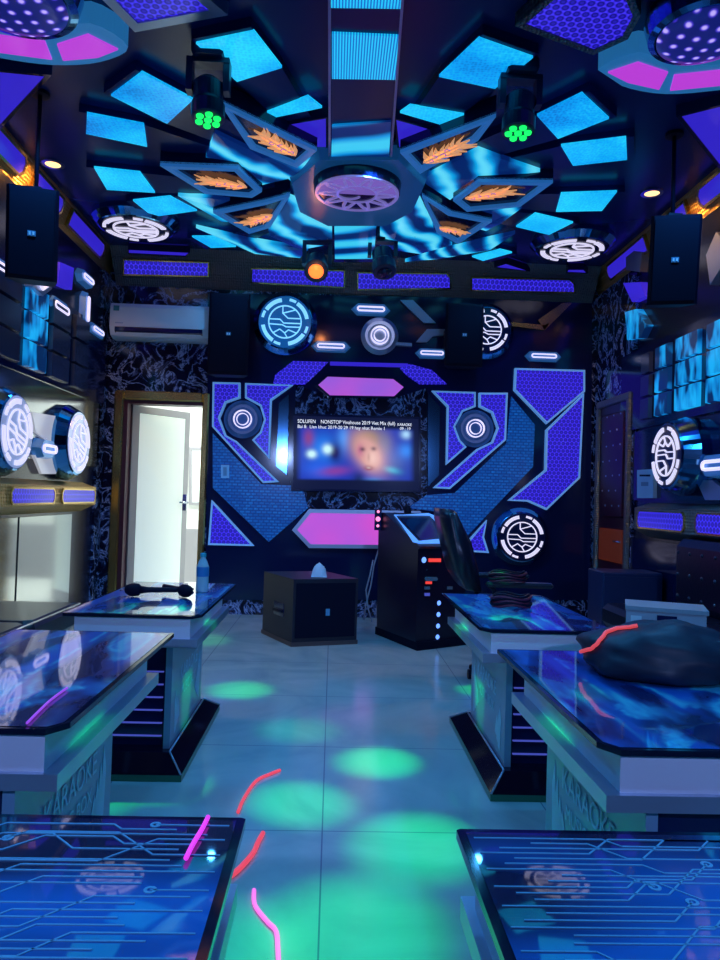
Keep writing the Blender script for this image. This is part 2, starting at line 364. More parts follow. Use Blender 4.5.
LCOVE = Pl((XL, 0, SB), (0, 1, 0), (SW, 0, H-SB), (H-SB, 0, -SW))
RCOVE = Pl((XR, 0, SB), (0, 1, 0), (-SW, 0, H-SB), (-(H-SB), 0, -SW))
def panel(pl, px, off, th, m, name, **kw):
    return MB().prism(pl.pts(px, off), -pl.N*th).build(name, m, **kw)
def framed(name, pl, px, off, th, wd, fill, edge, label, cat, group=None, fillname='lit_panel', edgename='border'):
    P = pl.pts(px, off); c = sum(P, V((0, 0, 0)))/len(P)
    r = thing(name, c-pl.N*off*0 , label, cat, group)
    mb = MB(); I = pl.frame(mb, P, wd, th, 0, .006); mb.build(edgename, edge, r)
    MB().prism(I, -pl.N*th*.9).build(fillname, fill, r)
    return r

# ------------------------------------------------------------------ room shell
T = .12
struct('floor', MB().box((XL-T, Y0-T, -.1), (XR+T, D+T, 0)), floor_m)
struct('ceiling', MB().box((XL-T, Y0-T, H), (XR+T, D+T, H+.1)), ceil_m)
dl = BACK.pt((125, 400)); dr = BACK.pt((203.5, 401)); DX0, DX1, DZ = dl.x, dr.x, dl.z
wb = MB(); wb.box((XL-T, D, 0), (DX0, D+T, H)); wb.box((DX0, D, DZ), (DX1, D+T, H)); wb.box((DX1, D, 0), (XR+T, D+T, H))
struct('wall_back', wb, marble)
struct('wall_left', MB().box((XL-T, Y0-T, 0), (XL, D, H)), wall_dark)
struct('wall_right', MB().box((XR, Y0-T, 0), (XR+T, D, H)), wall_dark)
struct('wall_front', MB().box((XL, Y0-T, 0), (XR, Y0, H)), wall_dark)
# corridor beyond the doorway
struct('floor_corridor', MB().box((-3.2, D+T, -.1), (0.2, 9.2, 0)), corr_m)
struct('ceiling_corridor', MB().box((-3.2, D+T, 2.75), (0.2, 9.2, 2.85)), corr_m)
struct('wall_corridor_back', MB().box((-3.2, 9.0, 0), (0.2, 9.1, 2.75)), corr_m)
struct('wall_corridor_left', MB().box((-3.2, D+T, 0), (-3.1, 9.0, 2.75)), corr_m)
struct('wall_corridor_right', MB().box((0.1, D+T, 0), (0.2, 9.0, 2.75)), corr_m)
struct('wall_corridor_front', MB().box((-3.1, D+T, 0), (DX0-.1, D+T+.02, 2.75)).box((DX1+.1, D+T, 0), (0.1, D+T+.02, 2.75)).box((DX0-.1, D+T, DZ+.1), (DX1+.1, D+T+.02, 2.75)), corr_m)
CORR = Pl((0, 9.0, 0), (1, 0, 0), (0, 0, 1), (0, -1, 0))
wn = tag(MB().prism(CORR.pts([(190.5, 450), (201, 450), (201, 503), (190.5, 503)], .02), (0, .02, 0)).build('window_1', frost), kind='structure')
m_ = MB(); CORR.frame(m_, CORR.pts([(189, 447), (215, 447), (215, 505), (189, 505)], .04), .035, .04); m_.build('window_frame', alu, wn)
struct('trim_2', MB().box((-3.1, 8.96, 0), (0.1, 9.0, CORR.pt((195, 529)).z)), alu)
# doorway frame
m_ = MB()
fo = .085
for (a, b) in (((DX0-fo, D-.05, 0), (DX0, D+.16, DZ+fo)), ((DX1, D-.05, 0), (DX1+fo*.7, D+.16, DZ+fo)), ((DX0, D-.05, DZ), (DX1, D+.16, DZ+fo))):
    m_.box(a, b, 0, .012)
d1 = tag(m_.build('door_1', goldtrim), kind='structure')
m_ = MB().box((DX0, D-.02, 0), (DX0+.035, D+.14, DZ)).box((DX0+.035, D-.02, DZ-.03), (DX1, D+.14, DZ)); m_.build('door_jamb', maroon, d1)
# open door leaf
hp = V((DX0+.05, D+.1, 0)); fp = V((-1.45, 7.24, 0)); du = (fp-hp).normalized(); dn = V((0, 0, 1)).cross(du)
lw = (fp-hp).length; lz = DZ-.03
def leafbox(mb, u0, u1, z0, z1, t=.04):
    P = [hp+du*u0, hp+du*u1]
    mb.prism([P[0]+V((0, 0, z0)), P[1]+V((0, 0, z0)), P[1]+V((0, 0, z1)), P[0]+V((0, 0, z1))], dn*t)
lf = MB(); leafbox(lf, 0, .075, 0.01, lz); leafbox(lf, lw-.06, lw, .01, lz); leafbox(lf, .075, lw-.06, lz-.07, lz); leafbox(lf, .075, lw-.06, .01, .12)
leaf = lf.build('door_leaf', alu, d1)
g_ = MB(); leafbox(g_, .075, lw-.06, .12, lz-.07, .02); g_.build('glass_pane', frost, leaf)
hn = hp+du*(lw-.03)+V((0, 0, 1.0))-dn*.0
MB().tube([hn, hn-dn*.05, hn-dn*.05-du*.1], .01).box(hn+V((-.02, -.02, -.08)), hn+V((.02, .005, .08))).build('door_handle', chrome, leaf)

# cornices (coves)
def cove(name, a, b, c, along, m=bronze):
    return struct(name, MB().prism([V(a), V(b), V(c)], V(along)), m)
cove('trim_3', (XL+SW, D, H), (XL+SW, D-CW, H), (XL+SW, D, CB), (XR-XL-2*SW, 0, 0))
cove('trim_4', (XL, Y0, H), (XL+SW, Y0, H), (XL, Y0, SB), (0, D-Y0, 0), gold)
cove('trim_5', (XR, Y0, H), (XR-SW, Y0, H), (XR, Y0, SB), (0, D-Y0, 0), gold)
grp = 'violet cove lights along the back cornice'
for px, lb in (([(123, 259), (209, 262), (209, 277), (123, 275)], 'violet honeycomb cove light above the air conditioner'),
               ([(251, 268), (345, 270), (345, 288), (251, 283)], 'violet honeycomb cove light with the orange lamp in front of it'),
               ([(357, 272), (447, 273), (451, 278), (451, 289), (357, 290)], 'violet honeycomb cove light right of the centre, behind the dark moving head'),
               ([(471, 277), (570, 279), (575, 284), (575, 293), (471, 291)], 'violet honeycomb cove light at the right end of the back cornice')):
    framed('cove_light', BCOVE, px, .015, .02, .012, purple, goldtrim, lb, 'light', grp, 'lit_panel', 'rim')
for pl, side, ys in ((LCOVE, 'left', [(1.3, 2.1), (2.25, 3.05), (3.2, 4.0), (4.15, 4.7), (4.85, 5.35), (5.5, 6.3)]), (RCOVE, 'right', [(2.25, 3.05), (3.2, 3.95), (4.1, 4.7), (4.85, 5.35), (5.5, 6.3)])):
    for k, (a, b) in enumerate(ys):
        L = math.hypot(SW, H-SB); c0, c1 = L*.2, L*.85; ch = .04
        P = [pl.w(u, v, .02) for u, v in ((a, c0), (b-ch, c0), (b, c0+ch), (b, c1-ch), (b-ch, c1), (a, c1))]
        r = thing('cove_light', sum(P, V((0, 0, 0)))/6, 'violet panel set in the gold %s wall cornice, %s' % (side, ('nearest the camera', 'second from the camera', 'third from the camera', 'fourth from the camera', 'fifth from the camera', 'last before the back corner')[k if k < len(ys)-1 else 5]), 'light', 'violet cove lights along the side cornices')
        mb = MB(); I = pl.frame(mb, P, .018, .03, 0, .006); mb.build('rim', goldtrim, r); MB().prism(I, -pl.N*.025).build('lit_panel', purple_plain, r)

# ------------------------------------------------------------------ ceiling star
CEN = (357, 195)
def lerp(a, b, t): return (a[0]+(b[0]-a[0])*t, a[1]+(b[1]-a[1])*t)
gr = 'dark rays with painted cyan reflections around the ceiling medallion'
rays = [
 ([(196, 44), (254, 32), (282, 68), (237, 82)], [(266, 113), (308, 97), (322, 108), (268, 119)], 'ceiling ray with two cyan panels just left of the centre strip'),
 ([(111, 96), (142, 73), (193, 100), (167, 124)], None, 'ceiling ray with diamond cyan panel left of the left green lamp'),
 ([(86, 134), (87, 114), (144, 125), (147, 147)], None, 'ceiling ray with cyan panel above the left hanging speaker'),
 ([(107, 190), (94, 168), (140, 173), (155, 193)], None, 'ceiling ray with cyan panel above the left round ceiling emblem'),
 ([(153, 217), (133, 201), (170, 197), (197, 211)], None, 'ceiling ray with cyan panel right next to the left round ceiling emblem'),
 ([(211, 248), (192, 237), (222, 237), (236, 247)], None, 'short ceiling ray with thin cyan panel near the back cornice, left side'),
 ([(533, 58), (479, 39), (439, 77), (495, 89)], [(400, 113), (410, 106), (464, 115), (448, 127)], 'ceiling ray with two cyan panels just right of the centre strip'),
 ([(609, 119), (582, 94), (537, 116), (558, 139)], None, 'ceiling ray with diamond cyan panel right of the right green lamp'),
 ([(627, 160), (626, 138), (561, 146), (573, 166)], None, 'ceiling ray with cyan panel above the right warm downlight'),
 ([(602, 211), (617, 192), (561, 194), (556, 212)], None, 'ceiling ray with cyan panel left of the right warm downlight'),
 ([(549, 235), (573, 223), (535, 214), (516, 227)], None, 'ceiling ray with cyan panel next to the right round ceiling emblem'),
 ([(483, 261), (512, 253), (500, 250), (472, 257)], None, 'short ceiling ray with thin cyan panel near the back cornice, right side')]
for outer, inner, lb in rays:
    a, b, c, d = outer
    body = [lerp(a, CEN, -.03), lerp(b, CEN, -.03), lerp(c, CEN, -.01), lerp(c, CEN, .62), lerp(d, CEN, .62), lerp(d, CEN, -.01)]
    P = CEIL.pts(body, .05)
    r = thing('ceiling_ray', sum(P, V((0, 0, 0)))/6, lb, 'ceiling panel', gr)
    MB().prism(P, (0, 0, .05)).build('ray_body', ceil_m, r)
    MB().prism(CEIL.pts(outer, .062), (0, 0, .014)).build('baked_light_panel', cyanp, r)
    if inner: MB().prism(CEIL.pts(inner, .062), (0, 0, .014)).build('baked_light_panel', cyanp, r)
# centre strip
P = CEIL.pts([(329, -60), (408, -60), (390, 178), (329, 178)], .1)
r = thing('ceiling_strip', sum(P, V((0, 0, 0)))/4, 'long raised ceiling strip with painted striped cyan light running from the camera to the medallion', 'ceiling panel')
MB().prism(P, (0, 0, .1)).build('strip_body', ceil_m, r)
for q, mm in (([(331, -40), (406, -40), (403, 9), (331, 8)], cyanline), ([(332, 34), (401, 37), (398, 80), (332, 79)], cyanline), ([(332, 126), (391, 122), (388, 174), (331, 174)], wavystripe)):
    MB().prism(CEIL.pts(q, .112), (0, 0, .014)).build('baked_light_panel', mm, r)
for a, b in (((329.5, -60), (329.5, 178)), ((407, -60), (389.5, 178))):
    MB().bar(CEIL.pt(a, .115), CEIL.pt(b, .115), .012, (0, 0, -1), .018).build('edge_trim', steelblue, r)
P = CEIL.pts([(333, 214), (378, 214), (375, 262), (334, 262)], .1)
r = thing('ceiling_strip', sum(P, V((0, 0, 0)))/4, 'short ceiling strip with painted wavy cyan light between the medallion and the back wall', 'ceiling panel')
MB().prism(P, (0, 0, .1)).build('strip_body', ceil_m, r)
MB().prism(CEIL.pts([(334, 214), (377, 214), (374, 259), (335, 259)], .112), (0, 0, .014)).build('baked_light_panel', wavystripe, r)
# petals
gp = 'mirror petals with painted wavy cyan reflections round the medallion'
petals = [([(215, 133), (250, 150), (262, 158), (292, 178), (262, 185), (238, 168), (205, 160)], 'mirror petal with painted wavy cyan reflection below the upper left dragon kite'),
 ([(178, 196), (205, 198), (252, 203), (268, 206), (255, 222), (222, 222)], 'mirror petal with painted wavy cyan reflection below the middle left dragon kite'),
 ([(290, 198), (312, 206), (332, 224), (332, 244), (300, 250), (270, 236), (268, 228)], 'wavy cyan petal right of the lower left dragon kite'),
 ([(196, 228), (248, 240), (308, 250), (300, 258), (255, 254)], 'wavy cyan petal along the back edge of the ceiling star, left side'),
 ([(262, 158), (318, 154), (312, 176), (292, 182)], 'wavy cyan petal left of the medallion'),
 ([(420, 180), (478, 150), (505, 160), (540, 172), (475, 181), (450, 200)], 'wavy cyan petal below the upper right dragon kite'),
 ([(455, 213), (522, 208), (500, 224), (486, 231), (466, 225)], 'wavy cyan petal below the middle right dragon kite'),
 ([(418, 196), (436, 233), (452, 245), (420, 254), (380, 248), (380, 226), (404, 208)], 'wavy cyan petal left of the lower right dragon kite'),
 ([(405, 262), (452, 248), (515, 234), (490, 250), (440, 259)], 'wavy cyan petal along the back edge of the ceiling star, right side')]
for px, lb in petals:
    P = CEIL.pts(px, .075); c = sum(P, V((0, 0, 0)))/len(P)+V((0, 0, -.03)); n = len(P)
    B = [p+V((0, 0, .03)) for p in P]
    MB().add([c]+P+B, [[0, i+1, (i+1) % n+1] for i in range(n)]+[[i+1, n+i+1, n+(i+1) % n+1, (i+1) % n+1] for i in range(n)]+[list(range(n+1, 2*n+1))]).build('ceiling_petal', wavy, label=lb, cat='ceiling panel', group=gp)
# kites with gold flames
def flame(mb, pl, a, b, wpx, off):      # a = tail tip, b = head, in pixels
    A, B = pl.pt(a, off), pl.pt(b, off); d = (B-A); L = d.length; d.normalize(); s = d.cross(pl.N)
    W = wpx
    rnd = random.Random(int(a[0])); up3 = pl.N
    def q(t, v): return A+d*L*t+s*W*v
    body = [(.0, .02), (.25, .16), (.5, .26), (.75, .30), (.95, .18), (1.02, 0), (.93, -.2), (.72, -.3), (.48, -.22), (.22, -.12)]
    mb.prism([q(*p) for p in body], -up3*.010, 0)
    for k in range(15):
        t0 = .18+.055*k; sg = 1 if k % 2 else -1; ln = rnd.uniform(.5, .95); bk = rnd.uniform(.10, .24); wt = .05
        v0 = .12*sg
        P1 = [(t0-wt, v0), (t0-bk*.5-wt*.6, sg*(.25+ln*.3)), (t0-bk*1.2, sg*(.25+ln*.75)), (t0-bk*.25+wt*.3, sg*(.22+ln*.32)), (t0+wt, v0)]
        mb.prism([q(*p) for p in P1], -up3*(.006+.0003*k), 0)
    for k in range(4): 
        c = q(.45+.14*k, .1*(-1)**k)+up3*.003; mb.sector(c, d, s, up3, W*.12, W*.19, 40*k, 40*k+230, .004, 1)
gk = 'kite frames with gold dragons on the ceiling'
kites = [([(220, 104), (317, 151), (297, 168), (250, 149)], (254, 131), (295, 156), 'kite frame with gold dragon left of the centre strip, nearest the camera'),
 ([(160, 166), (238, 169), (262, 192), (252, 198), (205, 194)], (196, 180), (246, 188), 'kite frame with gold dragon at the left tip of the ceiling star'),
 ([(213, 213), (249, 234), (270, 228), (290, 196), (262, 203)], (243, 226), (272, 216), 'kite frame with gold dragon at the left, towards the back wall'),
 ([(496, 117), (400, 153), (420, 174), (478, 141)], (470, 141), (424, 163), 'kite frame with gold dragon right of the centre strip, nearest the camera'),
 ([(553, 183), (478, 182), (453, 201), (467, 212), (520, 207)], (517, 191), (466, 199), 'kite frame with gold dragon at the right tip of the ceiling star'),
 ([(492, 222), (458, 244), (437, 233), (422, 197), (452, 214)], (466, 235), (440, 228), 'kite frame with gold dragon at the right, towards the back wall')]
for px, a, b, lb in kites:
    P = CEIL.pts(px, .14); c = sum(P, V((0, 0, 0)))/len(P)
    r = thing('dragon_kite', c, lb, 'ceiling ornament', gk)
    m_ = MB(); I = CEIL.frame(m_, P, .04, .03, 0, 0); m_.build('kite_border', kite_edge, r)
    MB().prism([p+V((0, 0, .02)) for p in P], (0, 0, .1)).build('kite_back', gloss, r)
    sz = (CEIL.pt(a, .14)-CEIL.pt(b, .14)).length
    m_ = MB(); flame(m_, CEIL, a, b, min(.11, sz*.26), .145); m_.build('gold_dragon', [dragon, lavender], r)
# medallion
P = CEIL.pts([(320, 160), (398, 160), (424, 186), (412, 212), (386, 226), (328, 226), (300, 212), (292, 184)], .13)
mc = CEIL.pt(CEN, .2)
r = thing('ceiling_medallion', mc, 'oval ringed medallion with lilac glass and star tracery at the centre of the ceiling', 'ceiling ornament')
MB().loft(P, [p+V((0, 0, .13))+(p-mc)*.12 for p in P]).build('medallion_base', mat('blue_lacquer', (.02, .13, .34), .25, .3, em=(.004, .04, .12), es=.7), r)
Rm = (CEIL.pt((399, 195), .2)-mc).length
m_ = MB().lathe(mc, (0, 0, 1), [(Rm*1.02, .01), (Rm*1.05, .07)]); m_.build('medallion_drum', gloss, r)
m_ = MB().sector(mc, (1, 0, 0), (0, 1, 0), (0, 0, -1), Rm*.93, Rm, 0, 360, .02, 0, 48)
m_.sector(mc, (1, 0, 0), (0, 1, 0), (0, 0, -1), Rm*.44, Rm*.49, 0, 360, .02, 0, 40)
for k in range(10):
    a = 2*math.pi*k/10
    def q(rr, da): return mc+V((math.cos(a+da)*rr, math.sin(a+da)*rr, 0))
    for e in (-1, 1):
        m_.bar(q(Rm*.47, e*.25), q(Rm*.78, e*.1), .02, (0, 0, -1), .015); m_.bar(q(Rm*.78, e*.1), q(Rm*.94, 0), .02, (0, 0, -1), .015)
m_.sector(mc+V((-.05, 0, 0)), (1, 0, 0), (0, 1, 0), (0, 0, -1), Rm*.26, Rm*.31, 30, 300, .02, 0)
m_.build('star_tracery', lavender, r)
m_ = MB().sector(mc+V((0, 0, .003)), (1, 0, 0), (0, 1, 0), (0, 0, -1), .001, Rm*.92, 180, 360, .01)
m_.build('lilac_glass', mat('lilac_glass', (.2, .15, .4), .12, em=(.17, .10, .42), es=.8), r)
# violet triangles beside strip, violet ceiling panels
gv = 'violet honeycomb panels set in the ceiling'
for px, lb, wd, ed in (([(280, 124), (328, 116), (328, 148), (318, 149)], 'small violet wedge panel on the ceiling, left edge of the centre strip', .012, gloss),
    ([(394, 117), (443, 131), (398, 152)], 'small violet wedge panel on the ceiling, right edge of the centre strip', .012, gloss),
    ([(98, -6), (135, 31), (228, 14), (205, -6), (180, -30), (120, -36)], 'silver-framed violet honeycomb panel at the top left of the ceiling', .05, steelblue),
    ([(515, 25), (593, 54), (628, 38), (641, 14), (630, -12), (560, -14)], 'bronze-framed violet honeycomb panel at the top right of the ceiling', .03, bronze),
    ([(676, 115), (735, 100), (735, 185), (714, 162)], 'violet ceiling panel beside the right cornice, below the magenta arc', .02, gloss),
    ([(-30, 66), (52, 74), (-10, 140), (-40, 150)], 'violet ceiling panel beside the left cornice, below the magenta arc', .02, gloss),
    ([(128, 249), (190, 252), (186, 256), (128, 253)], 'thin violet strip on the ceiling edge above the air conditioner', .008, gloss),
    ([(494, 267), (530, 271), (506, 263)], 'small violet triangle on the ceiling right of the dark moving head', .008, gloss),
    ([(566, 272), (588, 273), (584, 269), (568, 269)], 'thin violet strip on the ceiling behind the right round emblem', .008, gloss)):
    framed('ceiling_honeycomb', CEIL, px, .06, .055, wd, purple_ceil if wd > .02 else purple_plain, ed, lb, 'light', gv)
def smooth(pts, n=6):
    out = []
    for i in range(len(pts)-1):
        p0, p1, p2, p3 = pts[max(i-1, 0)], pts[i], pts[i+1], pts[min(i+2, len(pts)-1)]
        for k in range(n):
            t = k/n; out.append(.5*((2*p1)+(p2-p0)*t+(2*p0-5*p1+4*p2-p3)*t*t+(3*p1-p0-3*p2+p3)*t**3))
    out.append(pts[-1]); return out
def closed(px, n=4):
    P = [V(p) for p in px]; P = P[-2:]+P+P[:2]; Q = smooth(P, n); return [tuple(q) for q in Q[2*n:-2*n-0][:len(px)*n]]
# magenta arcs
for outer, panes, lb in (([(-40, 48), (0, 58), (53, 65), (100, 62), (128, 47), (90, 23), (50, 33), (0, 27), (-40, 15)], [[(-35, 25), (0, 36), (45, 42), (52, 60), (0, 53), (-35, 44)], [(57, 45), (88, 35), (118, 50), (98, 58), (63, 61)]], 'crescent light with two magenta panes under the left dotted dome'),
    ([(598, 70), (638, 52), (671, 63), (720, 64), (770, 54), (770, 82), (720, 90), (665, 94), (622, 86)], [[(608, 73), (638, 63), (668, 73), (659, 90), (628, 83)], [(674, 76), (720, 71), (764, 62), (764, 79), (720, 86), (670, 91)]], 'crescent light with two magenta panes under the right dotted dome')):
    P = CEIL.pts(closed(outer), .1); r = thing('arc_light', sum(P, V((0, 0, 0)))/len(P), lb, 'light', 'magenta crescent lights on the ceiling')
    MB().prism(P, (0, 0, .1)).build('arc_frame', mat('teal_lacquer', (.05, .28, .5), .3, em=(.015, .13, .33), es=.8) if 'left' in lb else bpy.data.materials['teal_lacquer'], r)
    for q in panes: MB().prism(CEIL.pts(q, .108), (0, 0, .012)).build('glow_pane', magenta, r)
for (cx, cy), rx, lb in (((12, -12), 66, 'round dome of violet dots in the top left corner of the ceiling'), ((705, 22), 58, 'round dome of violet dots in the top right corner of the ceiling')):
    c = CEIL.pt((cx, cy), .1); R = rx*c.y/F
    r = thing('dotted_dome', c, lb, 'light', 'violet dotted domes on the ceiling')
    MB().lathe(c, (0, 0, -1), [(R*1.0, -.1), (R*1.02, -.02), (R*.95, .05), (R*.84, .06)], 0, 48).build('dome_rim', mirror, r)
    MB().lathe(c, (0, 0, -1), [(R*.82, .03), (R*.8, .065), (R*.6, .085), (R*.3, .095), (.01, .1)], 0, 48, True).build('dotted_cover', perf, r)

# ------------------------------------------------------------------ emblems
def emblem(pl, cpx, R, depth, lb, name='round_emblem_light', rim=mirror, face=emb_dark, line=emb_white, spin=0, cat='light', group='round emblem lights'):
    c = pl.pt(cpx, depth); N = pl.N; U = pl.U; W = U.cross(N)
    u = U*math.cos(spin)+W*math.sin(spin); v = N.cross(u)
    r = thing(name, c-N*depth, lb, cat, group)
    MB().lathe(c-N*depth, N, [(R*1.28, 0), (R*1.30, depth*.45), (R*1.12, depth*.95), (R*1.07, depth)], 0, 48).build('rim', rim, r)
    MB().lathe(c-N*.012, N, [(R*1.065, 0), (R*1.05, .014)], 0, 48).build('face', face, r)
    m_ = MB(); c2 = c+N*.012
    for k in range(4):
        m_.sector(c2, u, v, N, R*.82, R*.97, 90*k+10, 90*k+58, .012); m_.sector(c2, u, v, N, R*.87, R*.97, 90*k+63, 90*k+80, .012)
    m_.build('outer_segments', line, r)
    m_ = MB().sector(c2, u, v, N, R*.63, R*.68, 0, 360, .012, 0, 40)
    def q(a, b): return c2+u*a*R+v*b*R
    for path in (((-.62, .1), (-.2, .1), (-.05, -.05), (.62, -.05)), ((-.62, -.1), (-.1, -.12), (.05, -.2), (.6, -.2)), ((-.1, .62), (-.1, .35), (.12, .15), (.6, .15)), ((.1, -.62), (.0, -.45), (.15, -.32), (.5, -.45)), ((-.1, .35), (.25, .45), (.4, .5)), ((-.45, -.45), (-.2, -.3), (0, -.45))):
        for a, b in zip(path, path[1:]): m_.bar(q(*a), q(*b), R*.042, N, .01)
    m_.build('tracery', line, r)
    return r
emblem(BACK, (285, 322), .225, .10, 'large round cyan emblem on the upper back wall, left of the ring light', rim=mirror, face=emb_blue, line=emb_cyan)
emblem(BACK, (487, 330), .20, .10, 'round white emblem half hidden behind the speaker on the upper back wall', face=emb_dark)
emblem(BACK, (522, 537), .205, .12, 'large round white emblem at the lower right of the back wall', face=emb_dark)
emblem(LEFT, (17, 432), .215, .14, 'round pale emblem on the left wall, nearer the camera', face=emb_pale, spin=.3)
emblem(LEFT, (79, 443), .225, .14, 'round pale emblem on the left wall, nearer the doorway', face=emb_pale, spin=.3)
emblem(RIGHT, (666, 456), .205, .20, 'round white emblem with thick teal rim on the right wall', face=emb_dark)
emblem(CEIL, (136, 229), .26, .09, 'round emblem light on the ceiling above the air conditioner')
emblem(CEIL, (572, 250), .26, .09, 'round emblem light on the ceiling near the right back corner')
dish_m = mat('blue_dish', (.03, .07, .2), .25, .4, em=(.006, .025, .10), es=.8)
def ring_light(pl, cpx, R, depth, lb, group=None):
    c = pl.pt(cpx, depth); r = thing('ring_light', c-pl.N*depth, lb, 'light', group)
    MB().lathe(c-pl.N*depth, pl.N, [(R*2.0, 0), (R*2.05, depth*.5), (R*1.6, depth*.9), (R*1.3, depth*.6), (.01, depth*.6)], 0, 40).build('dish', [steelblue if group is None else dish_m], r)
    m_ = MB()
    for rr in (R, R*.66): m_.sector(c+pl.N*.01, pl.U, pl.V, pl.N, rr*.88, rr, 0, 360, .03, 0, 32)
    m_.build('ring_tube', white_em, r)
ring_light(BACK, (380, 335), .085, .08, 'small double ring light in a steel dish on the upper back wall')
g2 = 'double ring lights in the violet wall panels'
ring_light(BACK, (242.5, 419), .085, .07, 'double ring light left of the television', g2)
ring_light(BACK, (475.7, 428.3), .085, .07, 'double ring light right of the television', g2)
hexm = mat('chrome_baked_blue_light', (.12, .30, .62), .25, .5, em=(.01, .06, .18), es=.8)  # blue light on the chrome put into its colour and emission
def pill(pl, c, ux, uy, ln, hw, lb, depth=.05, cyan=False):
    # c centre px, direction (ux,uy) in wall plane, half length / half width in metres
    C = pl.pt(c, depth); d = (pl.U*ux+pl.V*uy).normalized(); s = d.cross(pl.N); r = thing('pill_light', C-pl.N*depth, lb, 'light', 'hexagonal pill lights on the walls')
    def hexa(a, b, o): return [C+d*x+s*y+pl.N*o for x, y in ((-a, 0), (-a+b, b), (a-b, b), (a, 0), (a-b, -b), (-a+b, -b))]
    MB().loft(hexa(ln*.88, hw*.8, 0), hexa(ln, hw, -depth)).build('hex_body', hexm, r)
    path = []; a, b = ln*.55, hw*.30
    for k in range(9): t = -math.pi/2+math.pi*k/8; path.append(C+d*(a+b*math.cos(t))+s*b*math.sin(t)+pl.N*.01)
    for k in range(9): t = math.pi/2+math.pi*k/8; path.append(C+d*(-a+b*math.cos(t))+s*b*math.sin(t)+pl.N*.01)
    MB().tube(path, hw*.14, 0, 6, True).build('tube_loop', white_em, r)
pill(BACK, (371, 309), 1, 0, .19, .06, 'hexagonal pill light above the small ring light')
pill(BACK, (331, 346), 1, 0, .19, .055, 'hexagonal pill light between the cyan emblem and the television')
pill(BACK, (432, 353), 1, 0, .16, .05, 'hexagonal pill light left of the right back speaker')
pill(BACK, (544, 356), 1, 0, .18, .05, 'hexagonal pill light at the right end of the upper back wall')
pill(LEFT, (61, 308), 1, 0, .2, .07, 'pill light on the left wall above the tiles, nearer the camera')
pill(LEFT, (88, 279), 1, 0, .17, .055, 'pill light high on the left wall under the cornice')
pill(LEFT, (87.5, 309), 0, 1, .15, .055, 'upright pill light on the left wall')
pill(LEFT, (98, 331), 1, 0, .2, .05, 'pill light on the left wall nearest the back corner')
pill(LEFT, (4, 269), 1, 0, .17, .06, 'pill light at the left edge of the photo under the hanging speaker')
pill(LEFT, (49, 449), 1, 0, .16, .075, 'hexagonal pill light between the two pale emblems of the left wall', .09)
pill(RIGHT, (716, 465), 1, 0, .22, .08, 'hexagonal pill light on the right wall beside the round emblem', .12)

# ------------------------------------------------------------------ back wall
panel(BACK, [(208, 293), (592, 300), (592, 366), (590, 600), (210, 600), (206, 555)], .012, .012, gloss, 'trim_6', kind='structure')
# marble window around the television
panel(BACK, [(296, 384), (330, 397), (395, 398), (427, 388), (427, 510), (285, 508), (293, 470)], .018, .006, marble, 'trim_7', kind='structure')
gh = 'violet honeycomb panels of the back wall'
for px, lb in (([(212.7, 382), (240.2, 382.6), (240.2, 398), (226, 403), (219.8, 418), (226, 435), (236.6, 441), (279, 482), (263, 483), (212, 426.7)], 'violet honeycomb panel bent round the left ring light, outer side'),
    ([(245, 383), (293, 385), (271.7, 400.4), (269.6, 459.4), (252, 440), (260, 432), (264, 419.6), (260, 406), (245, 398)], 'violet honeycomb panel between the left ring light and the television'),
    ([(211.5, 500), (254, 546), (208, 545)], 'violet honeycomb triangle at the lower left of the back wall'),
    ([(431.7, 390.7), (475.7, 392), (475.7, 406.7), (463, 411.7), (455, 426.7), (460, 440), (466.7, 447), (446, 465), (447, 406.7)], 'violet honeycomb panel between the television and the right ring light'),
    ([(479, 392.7), (507.7, 392.7), (506, 440), (450, 489), (433, 488), (476.7, 449), (491.7, 441.7), (497, 428), (491.7, 413), (479, 406.7)], 'violet honeycomb panel bent round the right ring light, outer side'),
    ([(515, 368), (585, 370), (585, 391.7), (546.7, 424), (514, 390)], 'violet honeycomb shield at the upper right of the back wall'),
    ([(584, 393.3), (580, 478), (546.7, 510), (528, 501.7), (508, 500.7), (545, 470), (546, 430)], 'large bent violet honeycomb panel above the lower right emblem'),
    ([(487, 520), (484, 537), (489, 553), (472, 552), (467, 542)], 'small violet honeycomb piece left of the lower right emblem')):
    framed('honeycomb_light', BACK, px, .05, .038, .017, purple, pale_blue, lb, 'wall panel', gh)
for px, lb in (([(273, 385), (275, 375), (293, 361), (328, 362), (316, 374), (305, 384)], 'violet honeycomb piece above the television, left of the pink hexagon'),
    ([(400, 368), (410, 364), (432, 370), (447, 384), (420, 384), (408, 376)], 'violet honeycomb piece above the television, right of the pink hexagon')):
    panel(BACK, px, .04, .028, purple, 'honeycomb_wedge', label=lb, cat='wall panel', group='violet wedges above the television')
panel(BACK, [(330, 361.5), (408, 363.5), (408, 367), (330, 365)], .04, .028, purple_plain, 'violet_bar', label='thin violet bar above the upper pink hexagon', cat='wall panel')
for px, lb in (([(212.7, 433.4), (261, 484), (302, 486), (308, 508), (268.7, 542), (212.7, 488)], 'blue scale mosaic band running down to the left subwoofer'),
    ([(511.7, 396.7), (535, 425), (533, 466.7), (466.7, 536.7), (440, 512), (408, 508), (426.7, 495), (455, 493), (507, 443)], 'blue scale mosaic band running diagonally behind the karaoke console')):
    panel(BACK, px, .035, .023, mosaic, 'mosaic_band', label=lb, cat='wall panel', group='blue mosaic bands')
g3 = 'upright mirror strips beside the television'
panel(BACK, [(279, 403), (289, 394), (287, 475), (276, 466)], .05, .04, mirror, 'mirror_strip', label='upright mirror strip left of the television', cat='wall panel', group=g3)
